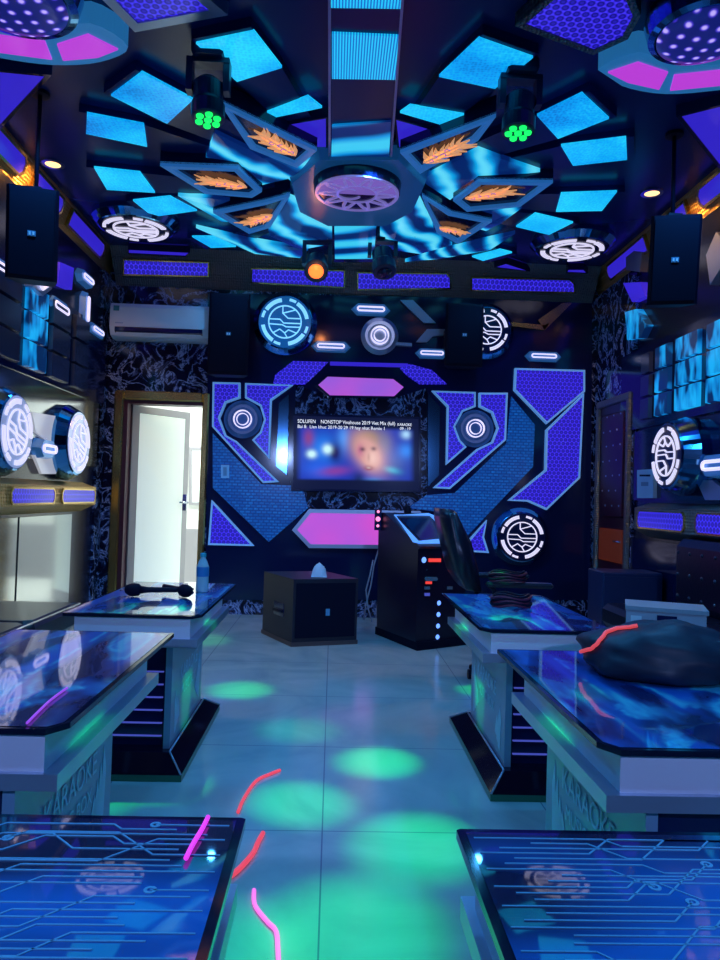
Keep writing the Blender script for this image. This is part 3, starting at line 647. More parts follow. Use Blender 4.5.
panel(BACK, [(428, 393), (440, 407), (439, 475), (428, 487)], .05, .04, mirror, 'mirror_strip', label='upright mirror strip right of the television', cat='wall panel', group=g3)
framed('pink_hexagon_light', BACK, [(315, 385), (326.8, 374.5), (394, 377), (407, 387), (395, 398.5), (329, 397.5)], .06, .05, .02, pink, gloss, 'pink glowing hexagon above the television', 'light', 'pink hexagon lights')
framed('pink_hexagon_light', BACK, [(292, 530), (309, 509), (420, 511), (436, 532), (424, 549), (309, 548)], .06, .05, .035, pink, steelblue, 'pink glowing hexagon with steel frame below the television', 'light', 'pink hexagon lights')
# silver chevrons of upper band
gc = 'silver chevron strips on the upper back wall'
for px, lb in (([(400, 300), (413, 300), (436, 323), (424, 323)], 'silver slanted strip above the chevron at the right back speaker'), ([(416, 342), (427, 329), (445, 329), (445, 335), (433, 336), (427, 342)], 'silver chevron touching the right back speaker'),
    ([(510, 322), (512, 326), (545, 330), (550, 322), (545, 325)], 'thin gold-lit bar right of the half hidden emblem'), ([(545, 330), (538, 320), (562, 303), (572, 303)], 'slanted strip near the right end of the upper back wall'),
    ([(381, 341), (412, 343), (412, 346), (381, 344)], 'thin bar right of the small ring light')):
    panel(BACK, px, .05, .038, goldtrim if 'end of the upper' in lb or 'gold-lit' in lb else steelblue, 'chevron_strip', label=lb, cat='wall panel', group=gc)  # warm light on two of the strips put in as gold material
# switch
p = BACK.pts([(221, 465), (229, 465), (229, 478), (221, 478)], .05)
r = thing('wall_switch', (p[0]+p[2])/2, 'pale square wall switch on the left blue mosaic', 'switch')
MB().prism(p, (0, .016, 0)).build('switch_plate', mat('switch_plastic', (.2, .5, .85), .4, em=(.02, .12, .3), es=.6), r)
p2 = BACK.inset(p, .02); MB().prism([q+V((0, -.004, 0)) for q in p2], (0, .01, 0)).build('rocker', mat('switch_rocker', (.12, .38, .7), .3), r)

# television
P = BACK.pts([(291.5, 413.5), (420.5, 417), (421, 492.5), (291, 491)], .09)
tv = thing('television', (P[2]+P[3])/2, 'wall television showing a karaoke video of a smiling face under two lines of text', 'television')
MB().prism([p for p in P], (0, .06, 0)).build('tv_body', plastic, tv)
m_ = MB(); BACK.frame(m_, P, .02, .01, 0, .006); m_.build('bezel', gloss, tv)
Q = BACK.inset(P, .02); NXg, NYg = 120, 70
m_ = MB(); vs = []; cols = []
def blob(x, y, cx, cy, sx, sy, rot=0):
    dx, dy = x-cx, y-cy; c, s = math.cos(rot), math.sin(rot); dx, dy = dx*c+dy*s, -dx*s+dy*c
    return math.exp(-((dx/sx)**2+(dy/sy)**2))
def scr(x, y):       # x right, y down, 0..1
    c = V((.015, .04, .45))
    def mixin(col, k): nonlocal c; k = min(1, max(0, k)); c = c*(1-k)+V(col)*k
    mixin((.02, .22, .9), blob(x, y, .24, .45, .12, .2)); mixin((.03, .3, 1), blob(x, y, .4, .3, .05, .16)); mixin((.01, .01, .12), 1.1*blob(x, y, .33, .5, .05, .14))
    mixin((.02, .12, .8), blob(x, y, .2, .72, .12, .12)); mixin((.25, .05, .35), .9*blob(x, y, .33, .75, .12, .06, -.2)); mixin((.3, .05, .2), .8*blob(x, y, .12, .3, .04, .12))
    mixin((.6, .95, 1), 1.3*blob(x, y, .145, .52, .035, .05)); mixin((.6, .95, 1), 1.3*blob(x, y, .27, .45, .035, .06))
    mixin((.02, .06, .3), blob(x, y, .8, .65, .12, .2)); mixin((.03, .25, .9), .9*blob(x, y, .9, .45, .06, .1)); mixin((.02, .5, .7), .8*blob(x, y, .78, .72, .07, .04, .5)); mixin((.4, .7, 1), blob(x, y, .9, .22, .04, .06))
    mixin((.30, .22, .16), 1.3*blob(x, y, .60, .34, .13, .20)); mixin((.2, .2, .35), .9*blob(x, y, .72, .38, .06, .16))
    mixin((.70, .36, .34), 1.7*blob(x, y, .60, .50, .10, .24, -.25)); mixin((.95, .62, .55), .8*blob(x, y, .63, .56, .05, .12)); mixin((.5, .12, .3), .7*blob(x, y, .53, .46, .03, .10))
    mixin((.05, .03, .06), .8*blob(x, y, .55, .44, .022, .03)); mixin((.05, .03, .06), .75*blob(x, y, .64, .43, .022, .03)); mixin((.4, .2, .18), .5*blob(x, y, .60, .55, .012, .06))
    mixin((.25, .02, .05), .9*blob(x, y, .60, .70, .035, .03)); mixin((.8, .7, .7), .7*blob(x, y, .60, .695, .018, .012))
    mixin((.01, .02, .1), .9*blob(x, y, .52, .88, .05, .12)); mixin((.05, .35, .9), .8*blob(x, y, .64, .9, .07, .06))
    e = min(1, max(0, (y-.13)/.05))*min(1, max(0, (.88-y)/.03))*min(1, max(0, (x-.02)/.05))*min(1, max(0, (.97-x)/.05))
    return c*e+V((.006, .01, .05))*(1-e)
for j in range(NYg+1):
    for i in range(NXg+1):
        a, b = i/NXg, j/NYg
        p = (Q[0]*(1-a)+Q[1]*a)*(1-b)+(Q[3]*(1-a)+Q[2]*a)*b; vs.append(p+V((0, -.001, 0))); cols.append(scr(a, b))
m_.add(vs, [[j*(NXg+1)+i, j*(NXg+1)+i+1, (j+1)*(NXg+1)+i+1, (j+1)*(NXg+1)+i] for j in range(NYg) for i in range(NXg)]); m_.cols = cols
sc_ = m_.build('screen', screen_m, tv)
text_m = mat('screen_text', (.5, .5, .5), .5, em=(.85, .88, 1), es=1.0)
u_ = Q[1]-Q[0]; v_ = Q[0]-Q[3]
def on_tv(a, b): return Q[0]+u_*a-v_*b+V((0, -.004, 0))
text('screen_text', 'SOLUFEN    NONSTOP Vinahouse 2019 Viet Mix (full)', .047, text_m, tv, on_tv(.03, .095), u_, v_, .0005, 'LEFT', .84)
text('screen_text', 'Bai 8:  Lien khuc 2019-20 29 19 hay nhat Remix 1', .042, text_m, tv, on_tv(.03, .165), u_, v_, .0005, 'LEFT', .95)
text('screen_text', 'KARAOKE', .036, text_m, tv, on_tv(.83, .10), u_, v_, .0005, 'LEFT', .8)
text('screen_text', '09 : 19', .036, text_m, tv, on_tv(.85, .155), u_, v_, .0005)

# air conditioner
p0 = BACK.pt((110.5, 302), .2); p1 = BACK.pt((208, 337), .2)
r = thing('air_conditioner', ((p0.x+p1.x)/2, D, p1.z), 'white split air conditioner on the back wall above the doorway', 'air conditioner')
zt, zb = p0.z, BACK.pt((160, 338), .2).z
prof = [(D, zt), (D-.17, zt), (D-.2, zt-.04), (D-.21, zb+.09), (D-.17, zb+.02), (D-.1, zb), (D, zb)]
MB().prism([V((p0.x, y, z)) for y, z in prof], (p1.x-p0.x, 0, 0)).build('casing', white, r)
MB().prism([V((p0.x+.05, y, z)) for y, z in ((D-.216, zb+.085), (D-.217, zb+.05), (D-.195, zb+.035), (D-.19, zb+.06))], (p1.x-p0.x-.1, 0, 0)).build('air_slot', gloss, r)
MB().prism([V((p0.x+.06, y, z)) for y, z in ((D-.20, zb+.045), (D-.203, zb+.040), (D-.18, zb+.010), (D-.176, zb+.016))], (p1.x-p0.x-.12, 0, 0)).build('louver', white, r)
MB().box((p0.x+.03, D-.2055, zt-.075), (p0.x+.08, D-.198, zt-.03)).build('badge', mat('green_badge', (.05, .3, .3), .4), r)
MB().box((p0.x+.05, D-.212, zb+.115), (p0.x+.12, D-.205, zb+.125)).build('logo_strip', steelblue, r)

# speakers
def speaker(c, wd, hh, dp, face_dir, lb, hang=False, sides=.7, tilt=0.0):
    c = V(c); fd = V(face_dir).normalized(); sd = V((0, 0, 1)).cross(fd).normalized(); up = fd.cross(sd)
    up = V((0, 0, 1)) if abs(fd.z) < 1e-6 else fd.cross(sd).normalized()
    r = thing('speaker', c-up*hh/2, lb, 'speaker', 'black box speakers')
    def q(s, u, f): return c+sd*s+up*u+fd*f
    b = .015
    bot = [q(-wd/2+b, -hh/2, dp/2), q(wd/2-b, -hh/2, dp/2), q(wd/2, -hh/2, dp/2-b), q(wd/2*sides, -hh/2, -dp/2), q(-wd/2*sides, -hh/2, -dp/2), q(-wd/2, -hh/2, dp/2-b)]
    MB().prism(bot, up*hh).build('cabinet', plastic, r)
    MB().prism([q(-wd/2+.02, -hh/2+.02, dp/2+.008), q(wd/2-.02, -hh/2+.02, dp/2+.008), q(wd/2-.02, hh/2-.02, dp/2+.008), q(-wd/2+.02, hh/2-.02, dp/2+.008)], -fd*.01).build('grille', satin, r)
    k = .02
    bd = MB().prism([q(-k, -k*.7, dp/2+.012), q(k, -k*.7, dp/2+.012), q(k, k*.7, dp/2+.012), q(-k, k*.7, dp/2+.012)], -fd*.005).build('badge', mat('speaker_badge', (.05, .2, .4), .4, em=(.01, .06, .16), es=.6), r)
    for e in (-1, 1):
        MB().prism([q(e*.009-.005, -.008, dp/2+.015), q(e*.009+.005, -.008, dp/2+.015), q(e*.009+.005, .008, dp/2+.015), q(e*.009-.005, .008, dp/2+.015)], -fd*.003).build('badge_mark', white, bd)
    if not hang:
        MB().prism([q(-.15, -.08, -dp/2), q(-.09, -.08, -dp/2), q(-.09, .08, -dp/2), q(-.15, .08, -dp/2)], -fd*.13).build('wall_bracket', plastic, r)
    if hang:
        t_ = q(0, hh/2, 0); MB().tube([t_, V((t_.x, t_.y, H))], .012).box(t_+V((-.04, -.04, 0)), t_+V((.04, .04, .02))).lathe(V((t_.x, t_.y, H-.02)), (0, 0, 1), [(.05, 0), (.05, .02)], 0, 16).build('hanging_rod', plastic, r)
    return r
c = BACK.pt((228.5, 334), .3); speaker(c+V((0, .08, 0)), .36, .72, .16, (0, -1, 0), 'black speaker on the upper back wall beside the air conditioner')
c = BACK.pt((464.5, 335), .3); speaker(c+V((0, .08, 0)), .34, .56, .16, (0, -1, 0), 'black speaker on the upper back wall in front of a round emblem')
c = at_d(35, 238, 4.0); speaker(c, .26, .48, .26, (.28, -1, -.16), 'black speaker hanging at the left below a warm downlight', True)
c = at_d(670, 263, 4.1); speaker(c, .27, .49, .26, (-.25, -1, -.2), 'black speaker hanging at the right below a warm downlight', True)

# ------------------------------------------------------------------ left wall fittings
def tile_column(pl, y0, y1, z0, z1, rows, lb, m, off=.04):
    c = pl.w((y0+y1)/2, z0, 0); r = thing('tile_column', c, lb, 'wall tiles', 'glass tile columns on the side walls')
    hgt = (z1-z0)/rows
    for k in range(rows):
        a, b = z0+k*hgt+.012, z0+(k+1)*hgt-.012
        P = [pl.w(y0, a, off), pl.w(y1, a, off), pl.w(y1, b, off), pl.w(y0, b, off)]
        I = pl.inset([p-pl.N*.006 for p in P], -.008)
        MB().loft(P, [p-pl.N*off*.8 for p in I]).build('tile', m[k] if isinstance(m, list) else m, r)
struct('trim_8', MB().box((XL, 2.6, 1.86), (XL+.03, 6.55, 2.52)), gloss)
struct('trim_9', MB().box((XR-.03, 2.6, 1.72), (XR, 6.0, 2.36)), gloss)
def yat(pl, x, y=400): return pl.uv(pl.pt((x, y), .06))[0]
cols_ = [(-14, 20, 'glass tile column cut by the left edge of the photo', [tile_m, tile_m, tile_m]), (28, 47, 'glass tile column with painted cyan reflection on the left wall', [tile_reflect, tile_reflect, tile_reflect]),
         (53, 70, 'grey glass tile column third along the left wall', tile_m), (76, 89, 'grey glass tile column nearest the back corner of the left wall', tile_m)]
for a, b, lb, mm in cols_: tile_column(LEFT, yat(LEFT, a, 340), yat(LEFT, b, 350), 1.9, 2.48, 3, lb, mm, .06)
for a, b, lb, mm in ((668, 655, 'narrow glass tile column with painted cyan reflection on the right wall nearest the side door', tile_reflect), (697, 675, 'wide glass tile column with painted cyan reflection on the right wall', tile_reflect), (724, 706, 'glass tile column with painted cyan reflection at the right edge of the photo', tile_reflect), (649, 641, 'dark glass tile column on the right wall close to the side door', tile_m)):
    tile_column(RIGHT, yat(RIGHT, a, 360), yat(RIGHT, b, 360), 1.77, 2.30, 3, lb, mm, .06)
# triangular lamp, chevron on left
p = LEFT.pts([(34, 276), (54, 276), (52, 289), (43, 296), (33, 286)], .09)
r = thing('hexagon_lamp', p[3], 'small faceted hexagon lamp under the left hanging speaker', 'light')
MB().prism(p, (-.09, 0, 0)).build('lamp_body', steelblue, r); MB().tube(LEFT.pts([(39, 281), (43, 289), (50, 284)], .1), .012).build('tube_loop', white_em, r)
panel(LEFT, [(60, 262), (74, 268), (72, 290), (58, 284)], .05, .05, purple_plain, 'violet_plate', label='violet slanted plate behind the left hanging speaker', cat='wall panel')
# plates behind emblems
struct('trim_10', MB().box((XL, 2.6, 1.30), (XL+.02, 6.5, 1.86)), silverplate)
yb = lambda x, y: LEFT.uv(LEFT.pt((x, y), .03))[0]
for px, lb in (([(32, 412), (56, 416), (57, 440), (64, 448), (58, 450), (48, 440), (36, 432)], 'silver plate with painted white reflection above the pill light on the left wall'), ([(34, 455), (62, 455), (56, 474), (42, 474)], 'silver plate with painted white reflection below the pill light on the left wall')):
    panel(LEFT, px, .04, .02, plate_reflect, 'reflection_plate', label=lb, cat='wall panel', group='silver plates with painted white reflection on the left wall')
# bands
def band(pl, y0, y1, z0, z1, wins, side, fm, name_idx):
    b = struct('trim_%d' % name_idx, MB().prism([pl.w(y0, z0, 0), pl.w(y0, z0+.06, .12), pl.w(y0, z1-.04, .12), pl.w(y0, z1, 0)], pl.U*(y1-y0)), fm)
    for k, (a, c, lb) in enumerate(wins):
        za, zb_ = z0+.07, z1-.055; ch = .03
        P = [pl.w(u, v, .13) for u, v in ((a+ch, za), (c-ch, za), (c, za+ch), (c, zb_-ch), (c-ch, zb_), (a+ch, zb_), (a, zb_-ch), (a, za+ch))]
        r = thing('wall_band_light', pl.w((a+c)/2, za, .12), lb, 'light', 'violet windows in the wall bands')
        mb = MB(); I = pl.frame(mb, P, .012, .01, 0, .004); mb.build('rim', goldtrim, r); MB().prism(I, -pl.N*.01).build('lit_panel', purple_side, r)
def yy(pl, x, y, off=.13): return pl.uv(pl.pt((x, y), off))[0]
zl0 = LEFT.pt((50, 514), .12).z; zl1 = LEFT.pt((50, 480), .12).z
band(LEFT, 2.6, yy(LEFT, 97, 497), zl0, zl1, [(yy(LEFT, 11, 497), yy(LEFT, 55, 498), 'long violet window in the gold band of the left wall'), (yy(LEFT, 62, 498), yy(LEFT, 95, 498), 'violet window in the gold band of the left wall nearest the doorway'), (3.4, 4.25, 'violet window in the gold band cut by the left edge of the photo')], 'left', gold, 11)
zr0 = RIGHT.pt((665, 541), .12).z; zr1 = RIGHT.pt((665, 503), .12).z
band(RIGHT, 2.6, yy(RIGHT, 633, 522), zr0, zr1, [(yy(RIGHT, 684, 523), yy(RIGHT, 637, 522), 'violet window in the green-bronze band of the right wall nearest the door'), (3.9, yy(RIGHT, 695, 525), 'violet window in the green-bronze band at the right edge of the photo')], 'right', bronze, 12)
# lower glossy panels
struct('trim_13', MB().box((XL, 2.6, .0), (XL+.02, 4.9, zl0-.02)).box((XL, 4.93, .0), (XL+.02, 5.9, zl0-.02)), greyglass)
struct('trim_14', MB().box((XR-.02, 2.6, .0), (XR, 5.75, zr0-.02)), gloss)
struct('trim_15', MB().box((XR-.02, 2.6, zr1+.02), (XR, 5.75, 1.7)), gloss)
struct('trim_16', MB().box((XR-.02, 5.75, 0), (XR, D, SB)), marble)
struct('trim_17', MB().box((XL, 6.45, 0), (XL+.02, D, SB)), marble)
# sign holder on the right wall
p = RIGHT.pts([(637, 470), (653, 469), (653, 498), (637, 498)], .05)
r = thing('sign_holder', p[3], 'pale blue card holder on the right wall beside the round emblem', 'sign')
MB().prism(p, (.05, 0, 0)).build('holder_box', cyanpaper, r)
q = RIGHT.pts([(639.5, 474.5), (650, 474.5), (650, 476.5), (639.5, 476.5)], .053); MB().prism(q, (.004, 0, 0)).build('slot', gloss, r)
q = RIGHT.pts([(641, 482), (648, 482), (648, 486), (641, 486)], .053); MB().prism(q, (.004, 0, 0)).build('printed_mark', mat('faded_print', (.1, .25, .45), .6), r)
# side door on right wall
ya, yb_ = RIGHT.uv(RIGHT.pt((629, 500), .03))[0], RIGHT.uv(RIGHT.pt((596, 500), .03))[0]
zt = RIGHT.pt((612, 405), .03).z
ft = .06
m_ = MB()
for a, b in (((XR-.05, ya, 0), (XR, ya+ft, zt)), ((XR-.05, yb_-ft, 0), (XR, yb_, zt)), ((XR-.05, ya, zt), (XR, yb_, zt+ft))): m_.box(a, b, 0, .01)
d2 = tag(m_.build('door_2', bronze), kind='structure')
MB().box((XR-.025, ya+ft, .02), (XR, yb_-ft, zt)).build('door_leaf', maroon, d2)
lf2 = MB().box((XR-.04, ya+ft+.06, 1.0), (XR-.02, yb_-ft-.06, zt-.08), 0, .012).build('padded_panel', maroon, d2)
m_ = MB()
for i in range(7):
    for j in range(3):
        yv = ya+ft+.12+(yb_-ya-2*ft-.24)*(j+(.5 if i % 2 else 0))/2.5
        m_.lathe((XR-.04, yv, 1.1+i*.13), (-1, 0, 0), [(.009, 0), (.006, .006)], 0, 8)
m_.build('stud_row', steelblue, lf2)
MB().box((XR-.04, ya+ft+.05, .62), (XR-.02, yb_-ft-.05, .90), 0, .012).build('lower_panel', brown, d2)
hz = V((XR-.05, ya+ft+.08, .80)); MB().tube([hz+V((.03, 0, 0)), hz, hz+V((0, .12, 0))], .009).build('door_handle', chrome, d2)
# odd plates right wall top corner
for px, lb, mm in (([(625, 312), (636, 309), (646, 325), (640, 338), (627, 340)], 'faceted plate with painted cyan reflection under the right cornice', tile_reflect), ([(623, 283), (640, 282), (645, 296), (632, 302)], 'violet plate under the right cornice beside the hanging speaker', purple_plain),
    ([(626, 250), (642, 252), (640, 272), (626, 270)], 'grey-green plate on the right wall top beside the hanging speaker', steelblue), ([(706, 255), (716, 232), (724, 240), (724, 262), (710, 285)], 'steel plate on the right wall at the photo edge', steelblue)):
    panel(RIGHT, px, .06, .06, mm, 'facet_plate', label=lb, cat='wall panel', group='faceted plates high on the right wall')
panel(RIGHT, [(696, 480), (712, 480), (735, 500), (705, 500)], .05, .03, steelblue, 'facet_plate', label='slanted steel plate below the right wall pill light', cat='wall panel')

# ------------------------------------------------------------------ ceiling lamps
for p, lb in (((53, 163), 'warm recessed downlight above the left hanging speaker'), ((652, 192), 'warm recessed downlight above the right hanging speaker')):
    c = CEIL.pt(p, 0); r = thing('downlight', c, lb, 'light', 'warm recessed downlights')
    MB().sector(c+V((0, 0, -.012)), (1, 0, 0), (0, 1, 0), (0, 0, -1), .05, .075, 0, 360, .012, 0, 32).build('trim_ring', chrome, r)
    MB().lathe(c+V((0, 0, -.008)), (0, 0, 1), [(.05, 0), (.05, .008)], 0, 24).build('lens', warm_em, r)
lamp_shell = mat('lamp_shell', (.01, .035, .10), .3)
def moving_head(px, d, tilt, lens, nl, lb, s=1.0, spots=()):
    c = at_d(px[0], px[1], d); ax = V(tilt).normalized(); r = thing('moving_head_lamp', (c.x, c.y, H), lb, 'stage light', 'moving head stage lamps')
    back = c-ax*.20*s
    top = V((back.x, back.y, H))
    MB().box(top+V((-.09*s, -.09*s, -.08)), top+V((.09*s, .09*s, 0)), 0, .015).build('base', lamp_shell, r)
    for e in (-1, 1):
        x = e*.105*s; MB().prism([top+V((x-.015, -.035*s, -.08)), top+V((x+.015, -.035*s, -.08)), top+V((x+.015, .035*s, -.08)), top+V((x-.015, .035*s, -.08))], V((0, 0, back.z-top.z+.06)).lerp(V((0, 0, back.z-top.z+.06)), 1)).build('yoke_arm', lamp_shell, r)
    MB().box(top+V((-.12*s, -.04*s, -.10)), top+V((.12*s, .04*s, -.075))).build('yoke_bridge', lamp_shell, r)
    h = MB().lathe(back, ax, [(.05*s, -.05), (.085*s, -.02), (.085*s, .08*s), (.095*s, .10*s), (.095*s, .18*s), (.08*s, .185*s)], 0, 28).build('lamp_head', lamp_shell, r)
    f0 = back+ax*.187*s; u = ax.orthogonal().normalized(); v = ax.cross(u)
    if nl > 1:
        for k in range(nl):
            q = f0 if k == 0 else f0+(u*math.cos(6.283*k/(nl-1))+v*math.sin(6.283*k/(nl-1)))*.055*s
            MB().lathe(q, ax, [(.022*s, 0), (.02*s, .008), (.01*s, .014)], 0, 14).build('lens', lens, h)
    else: MB().lathe(f0, ax, [(.06*s, 0), (.05*s, .01), (.02*s, .018)], 0, 20).build('lens', lens, h)
    return f0+ax*.05
GREEN = (0.0, 1.0, 0.16)
gl = moving_head((208, 122), 3.45, (.05, -.1, -1), green_em, 7, 'stage lamp with green lenses on the left of the ceiling', .85)
grr = moving_head((518, 135), 3.45, (-.05, -.1, -1), green_em, 7, 'stage lamp with green lenses on the right of the ceiling', .85)
moving_head((316, 272), 5.7, (0, -.75, -.6), orange_em, 1, 'dark moving head shining orange in front of the back cornice', 1.0)
moving_head((385, 274), 5.7, (0.1, -.4, -.9), gloss, 1, 'dark unlit moving head in front of the back cornice', 1.0)
for src, px, pw, sp in ((gl, (240, 690), 60, 9), (gl, (205, 640), 40, 8), (gl, (300, 803), 60, 9), (gl, (165, 785), 60, 8), (gl, (95, 800), 40, 8), (grr, (378, 762), 75, 8.5), (grr, (300, 730), 22, 9), (grr, (418, 845), 75, 10), (grr, (350, 935), 80, 11), (grr, (480, 690), 50, 7), (grr, (510, 800), 60, 9), (gl, (225, 950), 40, 9)):
    lamp('green_beam', 'SPOT', src, GREEN, pw*6.5, FLOOR.pt(px), .012, sp, 1.0)
for src, tg, pw in ((gl, at_z(452, 622, .56), 60), (gl, at_z(585, 735, .53), 60), (grr, at_z(185, 690, .25), 50), (grr, at_z(120, 722, .55), 35), (gl, at_z(130, 605, .63), 30)):
    lamp('green_beam', 'SPOT', src, GREEN, pw*9, tg, .012, 5, 1.0)
c = at_d(316, 275, 5.5); lamp('orange_glow', 'POINT', c, (1, .3, .08), 2.0, None, .04)

# ------------------------------------------------------------------ tables
def nebula(u, v, seed):
    p = V((u*2.2+seed, v*3.5, seed*.7)); n1 = noise.fractal(p+V((noise.noise(p*1.5), 0, 0)), 1.0, 2.0, 5)
    q = V((u*1.0+seed, v*6.0+1.5*n1, 2.0)); s = abs(noise.noise(q)); s = max(0, 1-s*5)
    c = V((.003, .015, .10)); c = c.lerp(V((.01, .14, .60)), max(0, min(1, .5+n1*1.5))); c = c.lerp(V((.10, .75, .9)), .9*s*max(0, min(1, .4+n1*2)))
    return c
def circuit_col(u, v, seed):
    n1 = noise.fractal(V((u*1.6+seed, v*2.2, seed)), 1.0, 2.0, 3)
    return V((.003, .008, .06)).lerp(V((.012, .20, .70)), max(0, min(1, n1*1.3+1.25*v)))
def make_table(o, ux, vx, Lg, Wd, lb, style, ped=True, txt=True, seed=0.0):
    """o: top corner at the aisle side nearest the camera; ux along length; vx away from the aisle"""
    o, ux, vx = V(o), V(ux), V(vx); Z = V((0, 0, 1)); hT = .63
    def q(u, v, z): return V((o.x, o.y, 0))+ux*u+vx*v+Z*z
    t = thing('karaoke_table', q(Lg/2, Wd/2, 0), lb, 'table', 'glass topped karaoke tables')
    ch = .035
    c1 = ch*1.3 if ped else .006; ch = .006; c1y = c1*.7
    outl = [(c1, 0), (Lg-ch, 0), (Lg, ch), (Lg, Wd-ch), (Lg-ch, Wd), (ch, Wd), (0, Wd-ch), (0, c1y)]
    MB().prism([q(u, v, hT-.001) for u, v in outl], (0, 0, -.012)).build('glass_top', glassedge, t)
    # printed sheet under glass surface
    m_ = MB(); n1, n2 = (90, 50); vs = []; cols = []
    for j in range(n2+1):
        for i in range(n1+1):
            a, b = i/n1, j/n2; u = .012+(Lg-.024)*a; v = .012+(Wd-.024)*b
            e = u/(c1+.012)+v/(c1y+.012)
            if e < 1:                      # clip to the chamfer
                u, v = (u, v) if e < 1e-6 else (u/e, v/e)
            vs.append(q(u, v, hT)); cols.append((nebula if style == 'wave' else circuit_col)(a, b, seed))
    m_.add(vs, [[j*(n1+1)+i, j*(n1+1)+i+1, (j+1)*(n1+1)+i+1, (j+1)*(n1+1)+i] for j in range(n2) for i in range(n1)]); m_.cols = cols
    pr = m_.build('printed_surface', print_m, t)
    if style == 'circuit':
        m_ = MB(); rnd = random.Random(int(seed*10)+3)
        for k in range(38):
            v = .03+k*.0140; u = rnd.uniform(.02, .12) if k % 3 else .02; pts = [(u, v)]
            while u < Lg-.1:
                du_ = rnd.uniform(.06, .25); u2 = min(Lg-.04, u+du_); pts.append((u2, v)); u = u2
                if u < Lg-.12 and rnd.random() < .8:
                    dv = rnd.choice((-1, 1))*rnd.choice((.02, .04, .06)); v2 = min(Wd-.03, max(.03, v+dv)); u += abs(v2-v); v = v2; pts.append((u, v))
                if rnd.random() < .15: break
            for a, b in zip(pts, pts[1:]):
                if (V(a)-V(b)).length > .004: m_.bar(q(*a, hT+.0012), q(*b, hT+.0012), .0021, (0, 0, 1), .001)
            m_.sector(q(*pts[-1], hT+.0012), (1, 0, 0), (0, 1, 0), (0, 0, 1), .004, .008, 0, 360, .001, 0, 10)
        m_.build('circuit_print', trace, pr)
    # apron and lip
    La = Lg-.19
    def rect(u0, u1, v0, v1, z0, z1, m, name, par=t):
        return MB().prism([q(u0, v0, z1), q(u1, v0, z1), q(u1, v1, z1), q(u0, v1, z1)], (0, 0, z0-z1)).build(name, m, par)
    ap = rect(.022, La, .04, Wd-.04, .538, .617, apron_m, 'apron')
    rect(.008, La+.02, .008, Wd-.008, .505, .538, steelblue, 'chrome_lip')
    if not ped: 
        for u in (.14, La-.12):
            rect(u, u+.06, .16, Wd-.1, 0, .505, tableside, 'leg')
        return t
    # open box pedestal: side panels, rear panel, slatted front
    pu0, pu1 = .06, .72
    for v in (.11, Wd-.135): 
        pn = rect(pu0, pu1, v, v+.025, .10, .505, tableside, 'side_panel')
        if v < .2:
            side = v-.002
            w_ = MB()
            def s_(u, z): return q(u, side, z)
            for k, (du_, l_) in enumerate(((0, .24), (.035, .18), (.07, .12), (.10, .07))):
                u0 = pu1-.07-du_*.8; zz = .14+k*.0
                w_.prism([s_(u0, .14+.02*k), s_(u0-.03, .15+.02*k), s_(u0-.012+du_*.1, .14+l_+.02*k), s_(u0+.012, .13+l_*.75+.02*k)], vx*.001)
            w_.build('wing_print', etched, pn); w_ = MB()
            for k, (du_, l_) in enumerate(((0, .17), (.035, .12), (.07, .08))):
                u0 = pu0+.07+du_*.8
                w_.prism([s_(u0, .14+.02*k), s_(u0+.03, .15+.02*k), s_(u0+.012-du_*.1, .14+l_+.02*k), s_(u0-.012, .13+l_*.75+.02*k)], vx*.001)
            w_.build('wing_print', etched, pn)
            # lettering reads from the aisle
            tu = ux if ux.cross(Z).dot(vx) < 0 else -ux
            # viewer stands on -vx side: reading direction = Z x (-vx)... right-hand of viewer
            rd = Z.cross(-vx); start = pu0+.13 if rd.dot(ux) > 0 else pu1-.17
            text('lettering', 'KARAOKE', .085, etched, pn, s_((pu0+pu1)/2, .33)-vx*.001, rd, Z, .0003, 'CENTER', .95)
            text('lettering', 'MUSIC BOX', .06, etched, pn, s_((pu0+pu1)/2, .26)-vx*.001, rd, Z, .0003, 'CENTER', .95)
    rect(pu1-.03, pu1, .135, Wd-.135, .10, .505, gloss, 'back_panel')
    sl = rect(pu0+.04, pu0+.06, .135, Wd-.135, .10, .505, gloss, 'front_panel')
    for k in range(6):
        rect(pu0+.03, pu0+.041, .15, Wd-.15, .14+k*.05, .144+k*.05, violet_line, 'led_line', sl)
    # flared glass skirt
    bt = [(.0, .05), (.93, .05), (.93, Wd-.05), (.0, Wd-.05)]; tp = [(.02, .10), (.75, .10), (.75, Wd-.10), (.02, Wd-.10)]
    MB().loft([q(u, v, .025) for u, v in bt], [q(u, v, .105) for u, v in tp]).build('base_skirt', skirt_m, t)
    rect(.0, .93, .048, Wd-.048, 0, .025, skirt_green, 'plinth')
    MB().tube([q(.0, .05, .027), q(.02, .10, .108)], .004, 0, 6).tube([q(.02, .10, .108), q(.75, .10, .108)], .004, 0, 6).tube([q(.93, .05, .027), q(.75, .10, .108)], .004, 0, 6).build('skirt_trim', steelblue, t)
    return t
YD = V((0, 1, 0))
def corner(px): return at_z(*px, .63)
c = at_z(62, 729, .63); make_table((c.x, c.y, 0), YD, (-1, 0, 0), 1.0, .52, 'long glass table in the middle on the left, reflecting the doorway', 'wave', seed=1.3)
LM = c
c = at_z(200, 616, .63); make_table((c.x, c.y, 0), YD, (-1, 0, 0), 1.02, .52, 'far left glass table with microphones and a water bottle', 'wave', seed=4.1); LF = c
c = at_z(605, 749, .63); make_table((c.x, c.y, 0), YD, (1, 0, 0), .92, .52, 'middle glass table on the right with the black bag on it', 'wave', seed=7.7); RM = c
c = at_z(482, 629, .63); make_table((c.x, c.y, 0), YD, (1, 0, 0), 1.0, .52, 'far right glass table beside the console, carrying a braided cable', 'wave', seed=2.2); RF = c
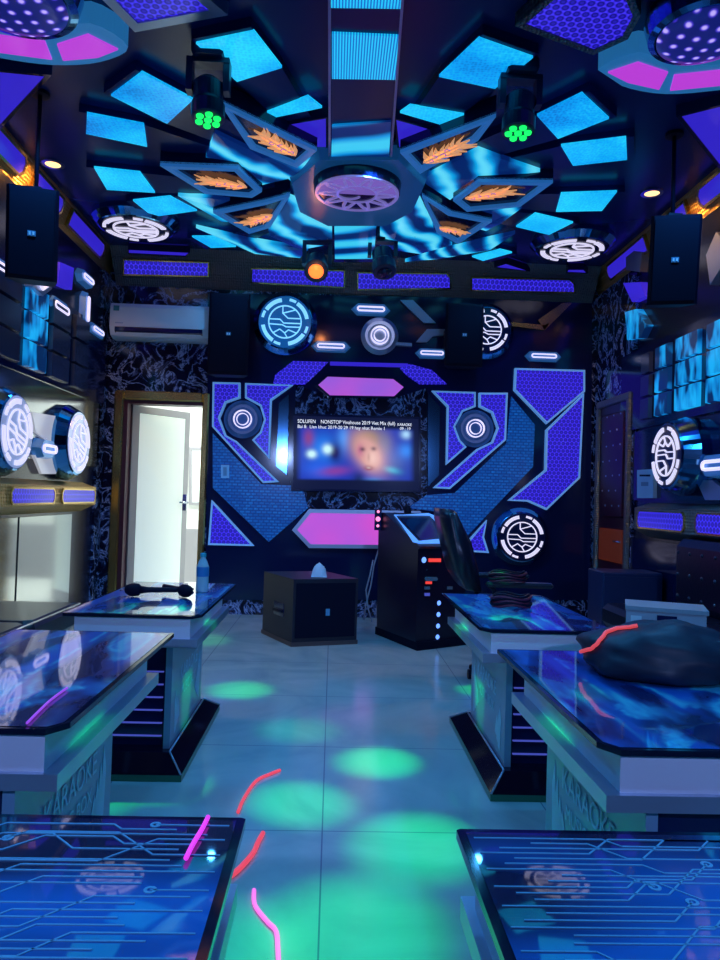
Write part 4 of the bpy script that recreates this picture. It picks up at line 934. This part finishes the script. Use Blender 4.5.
c = at_z(246, 817, .63); make_table((c.x, c.y, 0), (-1, 0, 0), (0, -1, 0), 1.1, .58, 'foreground glass table on the left with blue circuit print', 'circuit', ped=False, seed=.5); LN = c
c = at_z(456, 828, .63); make_table((c.x, c.y, 0), (1, 0, 0), (0, -1, 0), 1.1, .58, 'foreground glass table on the right with blue circuit print', 'circuit', ped=False, seed=3.9); RN = c

# ------------------------------------------------------------------ sofas
def sofa(x_wall, x_front, y0, y1, sgn, lb, back_y1, panels):
    r = thing('sofa', ((x_wall+x_front)/2, (y0+y1)/2, 0), lb, 'sofa', 'black leather bench sofas')
    a, b = sorted((x_wall, x_front))
    MB().box((a+.03, y0+.03, .0), (b-.05, y1-.03, .30)).build('sofa_base', gloss, r)
    n = 5; L = (y1-y0)/n
    for k in range(n):
        MB().box((a+.02, y0+k*L+.005, .30), (b, y0+(k+1)*L-.005, .45), 0, .035).build('seat_cushion', leather, r)
    x0, x1 = (x_wall, x_wall+.17*sgn)
    a, b = sorted((x0, x1)); Lb = (back_y1-y0)/n
    for k in range(n):
        bc = MB().box((a+.02, y0+k*Lb+.004, .45), (b, y0+(k+1)*Lb-.004, .90), 0, .05).build('back_cushion', leather, r)
        m_ = MB(); xf = b if sgn > 0 else a+.02
        for i in range(3):
            for j in range(5): m_.lathe((xf, y0+k*Lb+Lb*(j+.5)/5, .53+i*.14), (sgn, 0, 0), [(.014, -.004), (.012, .004), (.004, .008)], 0, 10, True)
        m_.build('tufting_buttons', mat('leather_button', (.02, .03, .06), .3) if 'leather_button' not in bpy.data.materials else bpy.data.materials['leather_button'], bc)
    return r
sf = at_z(80, 602, .45)
sofa(XL+.03, sf.x, .9, sf.y, 1, 'black leather sofa along the left wall behind the tables', sf.y-.15, 5)
MB().tube([(sf.x+.005, 1.0, .445), (sf.x+.005, sf.y-.02, .445), (sf.x-.05, sf.y+.003, .445)], .006).build('silver_piping', chrome, [o for o in COL.objects if o.name == 'sofa'][0])
sofa(XR-.03, 1.80, .9, 4.8, -1, 'black tufted leather sofa along the right wall', 4.7, 5)
# dark cabinet at end of right sofa
p = at_d(603, 572, 5.1); p2 = at_d(663, 576, 5.1)
r = thing('side_cabinet', ((p.x+p2.x)/2, 5.25, 0), 'plain dark blue cabinet between the right sofa and the side door', 'cabinet')
cabm = mat('navy_laminate', (.012, .03, .10), .35)
MB().box((p.x, 5.1, .04), (p2.x, 5.4, p.z), 0, .008).build('body', cabm, r)
MB().box((p.x+.01, 5.09, .08), (p2.x-.01, 5.1, p.z-.03)).build('door', cabm, r)
MB().box((p.x+.02, 5.12, 0), (p2.x-.02, 5.38, .04)).build('plinth', gloss, r)
# cardboard box on sofa
p = [at_z(622, 625, .5), at_z(656, 634, .5)]
bx = V((1.42, 2.95, .452)) if False else at_z(626, 637, .452); ang = math.radians(-22); du1 = V((math.cos(ang), math.sin(ang), 0)); dv1 = V((-math.sin(ang), math.cos(ang), 0))
r = thing('cardboard_box', bx+V((.2, .1, 0)), 'flat white cardboard box with a sticker on the right sofa', 'box')
def bq(u, v, z): return bx+du1*u+dv1*v+V((0, 0, z))
MB().prism([bq(0, 0, .15), bq(.36, 0, .15), bq(.36, .25, .15), bq(0, .25, .15)], (0, 0, -.15)).build('carton', card, r)
MB().prism([bq(-.006, -.006, .156), bq(.37, -.006, .156), bq(.37, .256, .156), bq(-.006, .256, .156)], (0, 0, -.02)).build('lid', mat('grey_card_lid', (.28, .36, .42), .5), r)
MB().prism([bq(.02, -.004, .03), bq(.07, -.004, .03), bq(.07, -.004, .11), bq(.02, -.004, .11)], dv1*.003).build('sticker', sticker, r)
MB().prism([bq(.14, -.004, .04), bq(.23, -.004, .04), bq(.23, -.004, .12), bq(.14, -.004, .12)], dv1*.003).build('printed_panel', gloss, r)

# ------------------------------------------------------------------ subwoofer
A, B, C_ = FLOOR.pt((261, 633)), FLOOR.pt((291, 647)), FLOOR.pt((357.5, 644)); Dd = A+C_-B
hS = .49; up = V((0, 0, 1))
cen = (A+C_)/2
r = thing('subwoofer', cen, 'black cube subwoofer standing on the floor left of the console', 'speaker')
def sh(p, k): return cen+(p-cen)*k
MB().prism([sh(p, 1.0)+up*.03 for p in (A, B, C_, Dd)], (0, 0, -.03)).build('plinth', mat('wood_edge', (.08, .05, .05), .5), r)
MB().prism([sh(p, .975)+up*hS for p in (A, B, C_, Dd)], (0, 0, .03-hS)).build('cabinet', mat('black_wood', (.008, .008, .022), .5), r)
bn = (B-A).cross(up).normalized(); bn = bn if bn.dot(B-C_) > 0 or True else -bn
fn = up.cross(C_-B).normalized(); fn = fn if fn.y < 0 else -fn; sn = up.cross(B-A).normalized(); sn = sn if sn.x < 0 else -sn
A2, B2, C2 = sh(A, .975), sh(B, .975), sh(C_, .975)
def fq(t, z, o=0): return B2.lerp(C2, t)+up*z+fn*o
MB().prism([fq(.04, .06, .006), fq(.96, .06, .006), fq(.96, hS-.03, .006), fq(.04, hS-.03, .006)], -fn*.01).build('grille', satin, r)
bd = MB().prism([fq(.5, .22, .010), fq(.56, .22, .010), fq(.56, .27, .010), fq(.5, .27, .010)], -fn*.005).build('badge', bpy.data.materials['speaker_badge'], r)
def sq(t, z, o=0): return A2.lerp(B2, t)+up*z+sn*o
MB().prism([sq(.4, .19, .004), sq(.72, .19, .004), sq(.72, .29, .004), sq(.4, .29, .004)], -sn*.01).build('handle_recess', gloss, r)
MB().prism([sq(.42, .22, .02), sq(.70, .22, .02), sq(.70, .24, .02), sq(.42, .24, .02)], -sn*.02).build('handle', plastic, r)
# tissue on it
tp = at_z(319, 577, hS+.0); m_ = MB(); nn = 10; vs = []; fs = []
for j in range(nn+1):
    for i in range(nn+1):
        x, y = (i/nn-.5), (j/nn-.5); rr = math.hypot(x, y); hgt = .11*max(0, 1-rr*2.0)**.45*(1+.5*noise.noise(V((x*9, y*9, 1))))
        vs.append(tp+V((x*.12, y*.10, max(.001, hgt)+.002)))
m_.add(vs, [[j*(nn+1)+i, j*(nn+1)+i+1, (j+1)*(nn+1)+i+1, (j+1)*(nn+1)+i] for j in range(nn) for i in range(nn)], 0, False)
m_.build('tissue', tissue, label='crumpled pale tissue on top of the subwoofer', cat='tissue')

# ------------------------------------------------------------------ console
A, B, C_ = FLOOR.pt((375, 634)), FLOOR.pt((417, 651)), FLOOR.pt((466, 645))
wv = C_-B; fnrm = up.cross(wv).normalized(); fnrm = fnrm if fnrm.y < 0 else -fnrm
zf = 1.1-(546-499)/720*B.y; zb = 1.1-(511-497)/720*A.y
dark_wood = mat('console_black', (.010, .006, .022), .3)
r = thing('karaoke_console', (A+C_)/2, 'black karaoke console with slanted lit control top and blue indicator lights', 'console')
def cp(s, z): return A.lerp(B, s)+up*z
prof = [cp(.04, .06), cp(.96, .06), cp(.96, zf-.02), cp(1.0, zf), cp(.15, zb), cp(0, zb)]
MB().prism(prof, wv).build('body', dark_wood, r)
MB().prism([cp(0, .06), cp(1, .06), cp(1, .06)+wv, cp(0, .06)+wv], (0, 0, -.06)).build('plinth', satin, r)
# slanted top plane
s0, s1 = cp(.15, zb), cp(1.0, zf); sl = (s1-s0).normalized(); nn_ = wv.cross(sl).normalized(); nn_ = nn_ if nn_.z > 0 else -nn_
CT = Pl(s0, wv, -sl, nn_)
def tq(a, b, o=0.004): return s0+(s1-s0)*b+wv*a+nn_*o
P = [tq(.14, .08), tq(1.0, .08), tq(.99, .93), tq(.06, .93)]
m_ = MB(); CT.frame(m_, P, .022, .003, 0, .004); m_.build('led_border', mat('console_led_border', (.1, .3, .6), .4, em=(.10, .32, .9), es=.9), r)
MB().prism([tq(.2, .18), tq(.93, .18), tq(.92, .85), tq(.15, .85)], -nn_*.003).build('control_screen', gloss, r)
FR = Pl(cp(.96, 0), wv, up, fnrm)
def fdot(px, rr, m, name, th=.008): MB().lathe(FR.pt(px, .002), fnrm, [(rr, 0), (rr*.7, th)], 0, 14).build(name, m, r)
for px in ((439, 603), (438.5, 614.5), (438, 626), (437.5, 637)): fdot(px, .018, blue_em, 'indicator_light')
fdot((424, 560), .022, blue_em, 'indicator_light')
MB().prism(FR.pts([(429, 558.5), (441, 558.5), (441, 562), (429, 562)], .008), -fnrm*.006).build('red_display', red_em, r)
MB().prism(FR.pts([(426, 581.5), (432, 581.5), (432, 584), (426, 584)], .008), -fnrm*.006).build('red_display', red_em, r)
MB().prism(FR.pts([(426, 577), (437, 577), (438, 579), (437, 581), (426, 581), (425, 579)], .01), -fnrm*.008).build('knob', mat('grey_knob', (.15, .22, .28), .4), r)
for px in ((427.5, 588), (450, 588), (427.5, 594.5)):
    MB().prism(FR.pts([(px[0]-2.5, px[1]-1.5), (px[0]+2.5, px[1]-1.5), (px[0]+2.5, px[1]+1.5), (px[0]-2.5, px[1]+1.5)], .008), -fnrm*.006).build('button', bpy.data.materials['grey_knob'] if px[1] < 590 else violet_line, r)
MB().lathe(FR.pt((427, 570), .002), fnrm, [(.006, 0), (.006, .006)], 0, 10).build('shelf_screw', chrome, r)
# small side lamp with pink bulbs + top knob
sp = at_d(378, 519, A.y-.05)
q = thing('pink_indicator', sp+V((0, 0, -.09)), 'small upright strip of pink lamps at the console left edge', 'light')
MB().box(sp+V((-.028, -.01, -.09)), sp+V((.028, .01, .08))).build('strip_plate', gloss, q)
for dz, rr in ((.06, .012), (.0, .02), (-.055, .012)):
    MB().lathe(sp+V((0, -.01, dz)), (0, -1, 0), [(rr, 0), (rr*.6, .01)], 0, 12).build('bulb', mat('pink_bulb', (.4, .1, .2), .4, em=(1, .25, .5), es=1.6) if 'pink_bulb' not in bpy.data.materials else bpy.data.materials['pink_bulb'], q)
kp = cp(.08, zb)+wv*.55; MB().lathe(kp, (0, 0, 1), [(.03, 0), (.03, .02), (.022, .06), (.0, .065)], 0, 16).build('small_black_pot', plastic, label='small black cup on top of the console', cat='cup')
# white cables behind
for k, pts in enumerate(([(373, 560), (370, 575), (366, 590), (368, 608), (372, 622)], [(379, 548), (374, 565), (371, 585), (366, 604), (364, 620)], [(381, 560), (383, 580), (378, 600), (376, 618)])):
    MB().tube([at_d(x, y, A.y+.06+.03*k) for x, y in pts], .006, 0, 6).build('hanging_cable', wirem, label=('grey cable looping left of the console', 'grey cable hanging nearest the subwoofer', 'grey cable hanging tight against the console side')[k], cat='cable', group='cables behind the console')

# ------------------------------------------------------------------ chair
r = thing('office_chair', (1.0, 4.3, 0), 'dark swivel chair turned sideways behind the far right table', 'chair')
y0, y1 = 4.12, 4.52
lean = [(at_d(437, 508, 4.3), at_d(449, 509, 4.3)), (at_d(437, 518, 4.3), at_d(456, 519, 4.3)), (at_d(443, 543, 4.3), at_d(468, 541, 4.3)), (at_d(450, 570, 4.3), at_d(475, 568, 4.3)), (at_d(463, 588, 4.3), at_d(478, 590, 4.3))]
out = [a for a, b in lean]+[b for a, b in reversed(lean)]
m_ = MB(); ring1 = [V((p.x, y0, p.z)) for p in out]; cc = sum(ring1, V((0, 0, 0)))/len(ring1)
rings = [[V((cc.x+(p.x-cc.x)*k, y, cc.z+(p.z-cc.z)*k2)) for p in ring1] for y, k, k2 in ((y0, .6, .9), (y0+.05, .95, .99), (y0+.12, 1, 1), (y1-.12, 1, 1), (y1-.05, .95, .99), (y1, .6, .9))]
nr = len(ring1); vs = sum(rings, []); fs = [list(range(nr)), list(range(5*nr, 6*nr))]+[[k*nr+i, k*nr+(i+1) % nr, (k+1)*nr+(i+1) % nr, (k+1)*nr+i] for k in range(5) for i in range(nr)]
m_.add(vs, fs, 0, True); m_.build('backrest', leather, r)
MB().box((.88, 4.08, .42), (1.36, 4.56, .52), 0, .04).build('seat', leather, r)
for y in (4.05, 4.55):
    MB().tube([(.93, y, .44), (.93, y, .60), (.90, y, .63)], .014).build('arm_post', plastic, r)
    MB().box((.88, y-.03, .62), (1.26, y+.03, .65), 0, .012).build('armrest', leather, r)
MB().tube([(1.1, 4.3, .12), (1.1, 4.3, .42)], .028).build('gas_post', chrome, r)
for k in range(5):
    a = 6.283*k/5; e = V((1.1+.27*math.cos(a), 4.3+.27*math.sin(a), .075))
    lg = MB().tube([(1.1, 4.3, .12), e], [.025, .015]).build('base_arm', plastic, r)
    MB().lathe(e+V((-.012, 0, -.045)), (1, 0, 0), [(.03, 0), (.03, .024)], 0, 14).build('caster', plastic, lg)

# ------------------------------------------------------------------ small items
def mic(p, d, lb, wind=True):
    p, d = V(p), V(d).normalized(); r = thing('microphone', p, lb, 'microphone', 'handheld microphones on the far left table')
    z = .632+.029
    p = V((p.x, p.y, z))
    MB().lathe(p, d, [(.010, -.18), (.011, -.17), (.013, -.05), (.018, -.02)], 0, 16, True).build('handle', plastic, r)
    MB().lathe(p, d, [(.018, -.02), (.027, -.012), (.029, .01), (.026, .03), (.016, .045), (.001, .050)], 0, 18, True).build('grille_ball', satin, r)
h1 = at_z(136, 591, .655); h2 = at_z(174, 591, .655)
mic(h1, (-1, -.15, 0), 'black microphone on the far left table with its head to the left')
mic(h2+V((.05, -.02, 0)), (.55, -.6, 0), 'black microphone on the far left table with its head towards the bottle')
b = at_z(202, 592, .631); r = thing('water_bottle', b, 'plastic water bottle with blue label on the far left table', 'bottle')
MB().lathe(b, (0, 0, 1), [(.026, 0), (.029, .008), (.029, .07), (.027, .08), (.029, .09), (.029, .12), (.02, .145), (.012, .16), (.012, .168)], 0, 20, True).build('bottle_body', bottle_m, r)
MB().lathe(b, (0, 0, 1), [(.0295, .075), (.0298, .08), (.0298, .115), (.0295, .12)], 0, 20).build('bottle_label', label_m, r)
MB().lathe(b, (0, 0, 1), [(.014, .166), (.014, .182), (.012, .184)], 0, 16).build('cap', mat('teal_cap', (.02, .4, .5), .4), r)
p = at_z(188, 591, .631); MB().box(p+V((-.03, -.02, 0)), p+V((.025, .02, .014)), 0, .004).build('small_remote', plastic, label='small dark remote lying between microphone and bottle', cat='remote')
# braided cable bundle
def bundle(c, s, lb):
    c = V(c); m_ = MB()
    for k in range(6):
        pts = []
        for i in range(24):
            a = 6.283*i/24; rx = s*(1+.08*math.sin(k*2.1)); ry = s*.55
            pts.append(c+V((rx*math.cos(a+.2*k), ry*math.sin(a+.2*k), .008+.009*k+.006*math.sin(3*a+k))))
        m_.tube(pts, .0065, k % 2, 6, True)
    r = m_.build('coiled_cable', [darkred, plastic], label=lb, cat='cable', group='coiled dark red cables')
p = at_z(512, 607, .632); bundle((p.x, p.y+.02, .63), .085, 'coiled dark red cable on the far right table')
bundle((1.0, 4.05, .655), .10, 'coiled dark red cable lying on the swivel chair armrest')
# black bag
def lump(name, c, rad, m, lb, cat, seed, amp=.25, parent=None):
    c = V(c); m_ = MB(); nu, nv = 48, 26; vs = []
    for j in range(nv+1):
        for i in range(nu):
            th = math.pi*j/nv; ph = 6.283*i/nu; d = V((math.sin(th)*math.cos(ph), math.sin(th)*math.sin(ph), math.cos(th)))
            k = 1+amp*noise.fractal(d*1.6+V((seed, 0, 0)), 1, 2, 4)
            p = V((d.x*rad[0]*k, d.y*rad[1]*k, d.z*rad[2]*k)); p.z = max(p.z, -rad[2]*.45)
            vs.append(c+p)
    m_.add(vs, [[j*nu+i, j*nu+(i+1) % nu, (j+1)*nu+(i+1) % nu, (j+1)*nu+i] for j in range(nv) for i in range(nu)], 0, True)
    return m_.build(name, m, parent, lb, cat)
bagm = mat('bag_nylon', (0.008, 0.016, 0.04), 0.5)
bagc = V((.94, 2.02, .63))
bag = thing('black_bag', bagc, 'soft black bag slumped on the middle right table with a red light trail over it', 'bag')
lump('bag_body', bagc+V((.0, 0, .048)), (.23, .17, .095), bagm, None, None, 3.1, .14, bag)
lump('bag_flap', bagc+V((.17, .04, .04)), (.17, .12, .06), bagm, None, None, 5.1, .2, bag)
pth = [(583, 652), (592, 650), (600, 642), (607, 634), (618, 630), (630, 629), (640, 627)]
bpy.context.view_layer.update(); dg = bpy.context.evaluated_depsgraph_get(); trail_pts = []
for i in range(len(pth)-1):
    for k in range(5):
        x, y = lerp(pth[i], pth[i+1], k/5); d_ = ray(x, y).normalized()
        ok, loc, nor, _, _, _ = scene.ray_cast(dg, EYE, d_)
        if nor.dot(d_) > 0: nor = -nor
        trail_pts.append(loc+nor*.006)
dmax = [p.y for p in trail_pts]
trail_pts = [p for p in trail_pts if p.y < 2.4]
MB().tube(trail_pts, .0055, 0, 8).build('red_trail_tube', mat('red_trail_glow', (.8, .08, .08), .4, em=(.75, .07, .08), es=.7), bag)  # red light trail over the bag, built as an added self-lit tube
# light trails on floor and tables, built as added self-lit tubes
gg = 'light trails built as thin glowing tubes'
def light_trail(px, z, rr, m, lb):
    P = smooth([at_z(x, y, z+rr) for x, y in px]); MB().tube(P, rr, 0, 8).build('light_trail_tube', m, label=lb, cat='light trail', group=gg)
light_trail([(238, 812), (244, 798), (256, 781), (270, 774), (280, 770)], 0, .006, red_trail_m, 'red light trail tube on the floor beyond the left foreground table')
light_trail([(229, 877), (240, 868), (253, 853), (258, 842), (263, 833)], 0, .008, red_trail_m, 'thick red light trail tube on the floor beside the left foreground table')
light_trail([(254, 890), (255, 905), (267, 921), (276, 931), (278, 950), (279, 975)], 0, .006, pink_trail_m, 'pink zigzag light trail tube on the floor at the bottom of the photo')
light_trail([(208, 817), (202, 829), (193, 844), (186, 858)], .632, .0035, magenta_trail_m, 'magenta light trail tube on the left foreground table')
light_trail([(27, 723), (40, 710), (52, 699), (67, 688)], .632, .0028, mat('violet_light_trail', (.3, .1, .5), .4, em=(.30, .05, .62), es=.9), 'violet light trail tube on the middle left table')
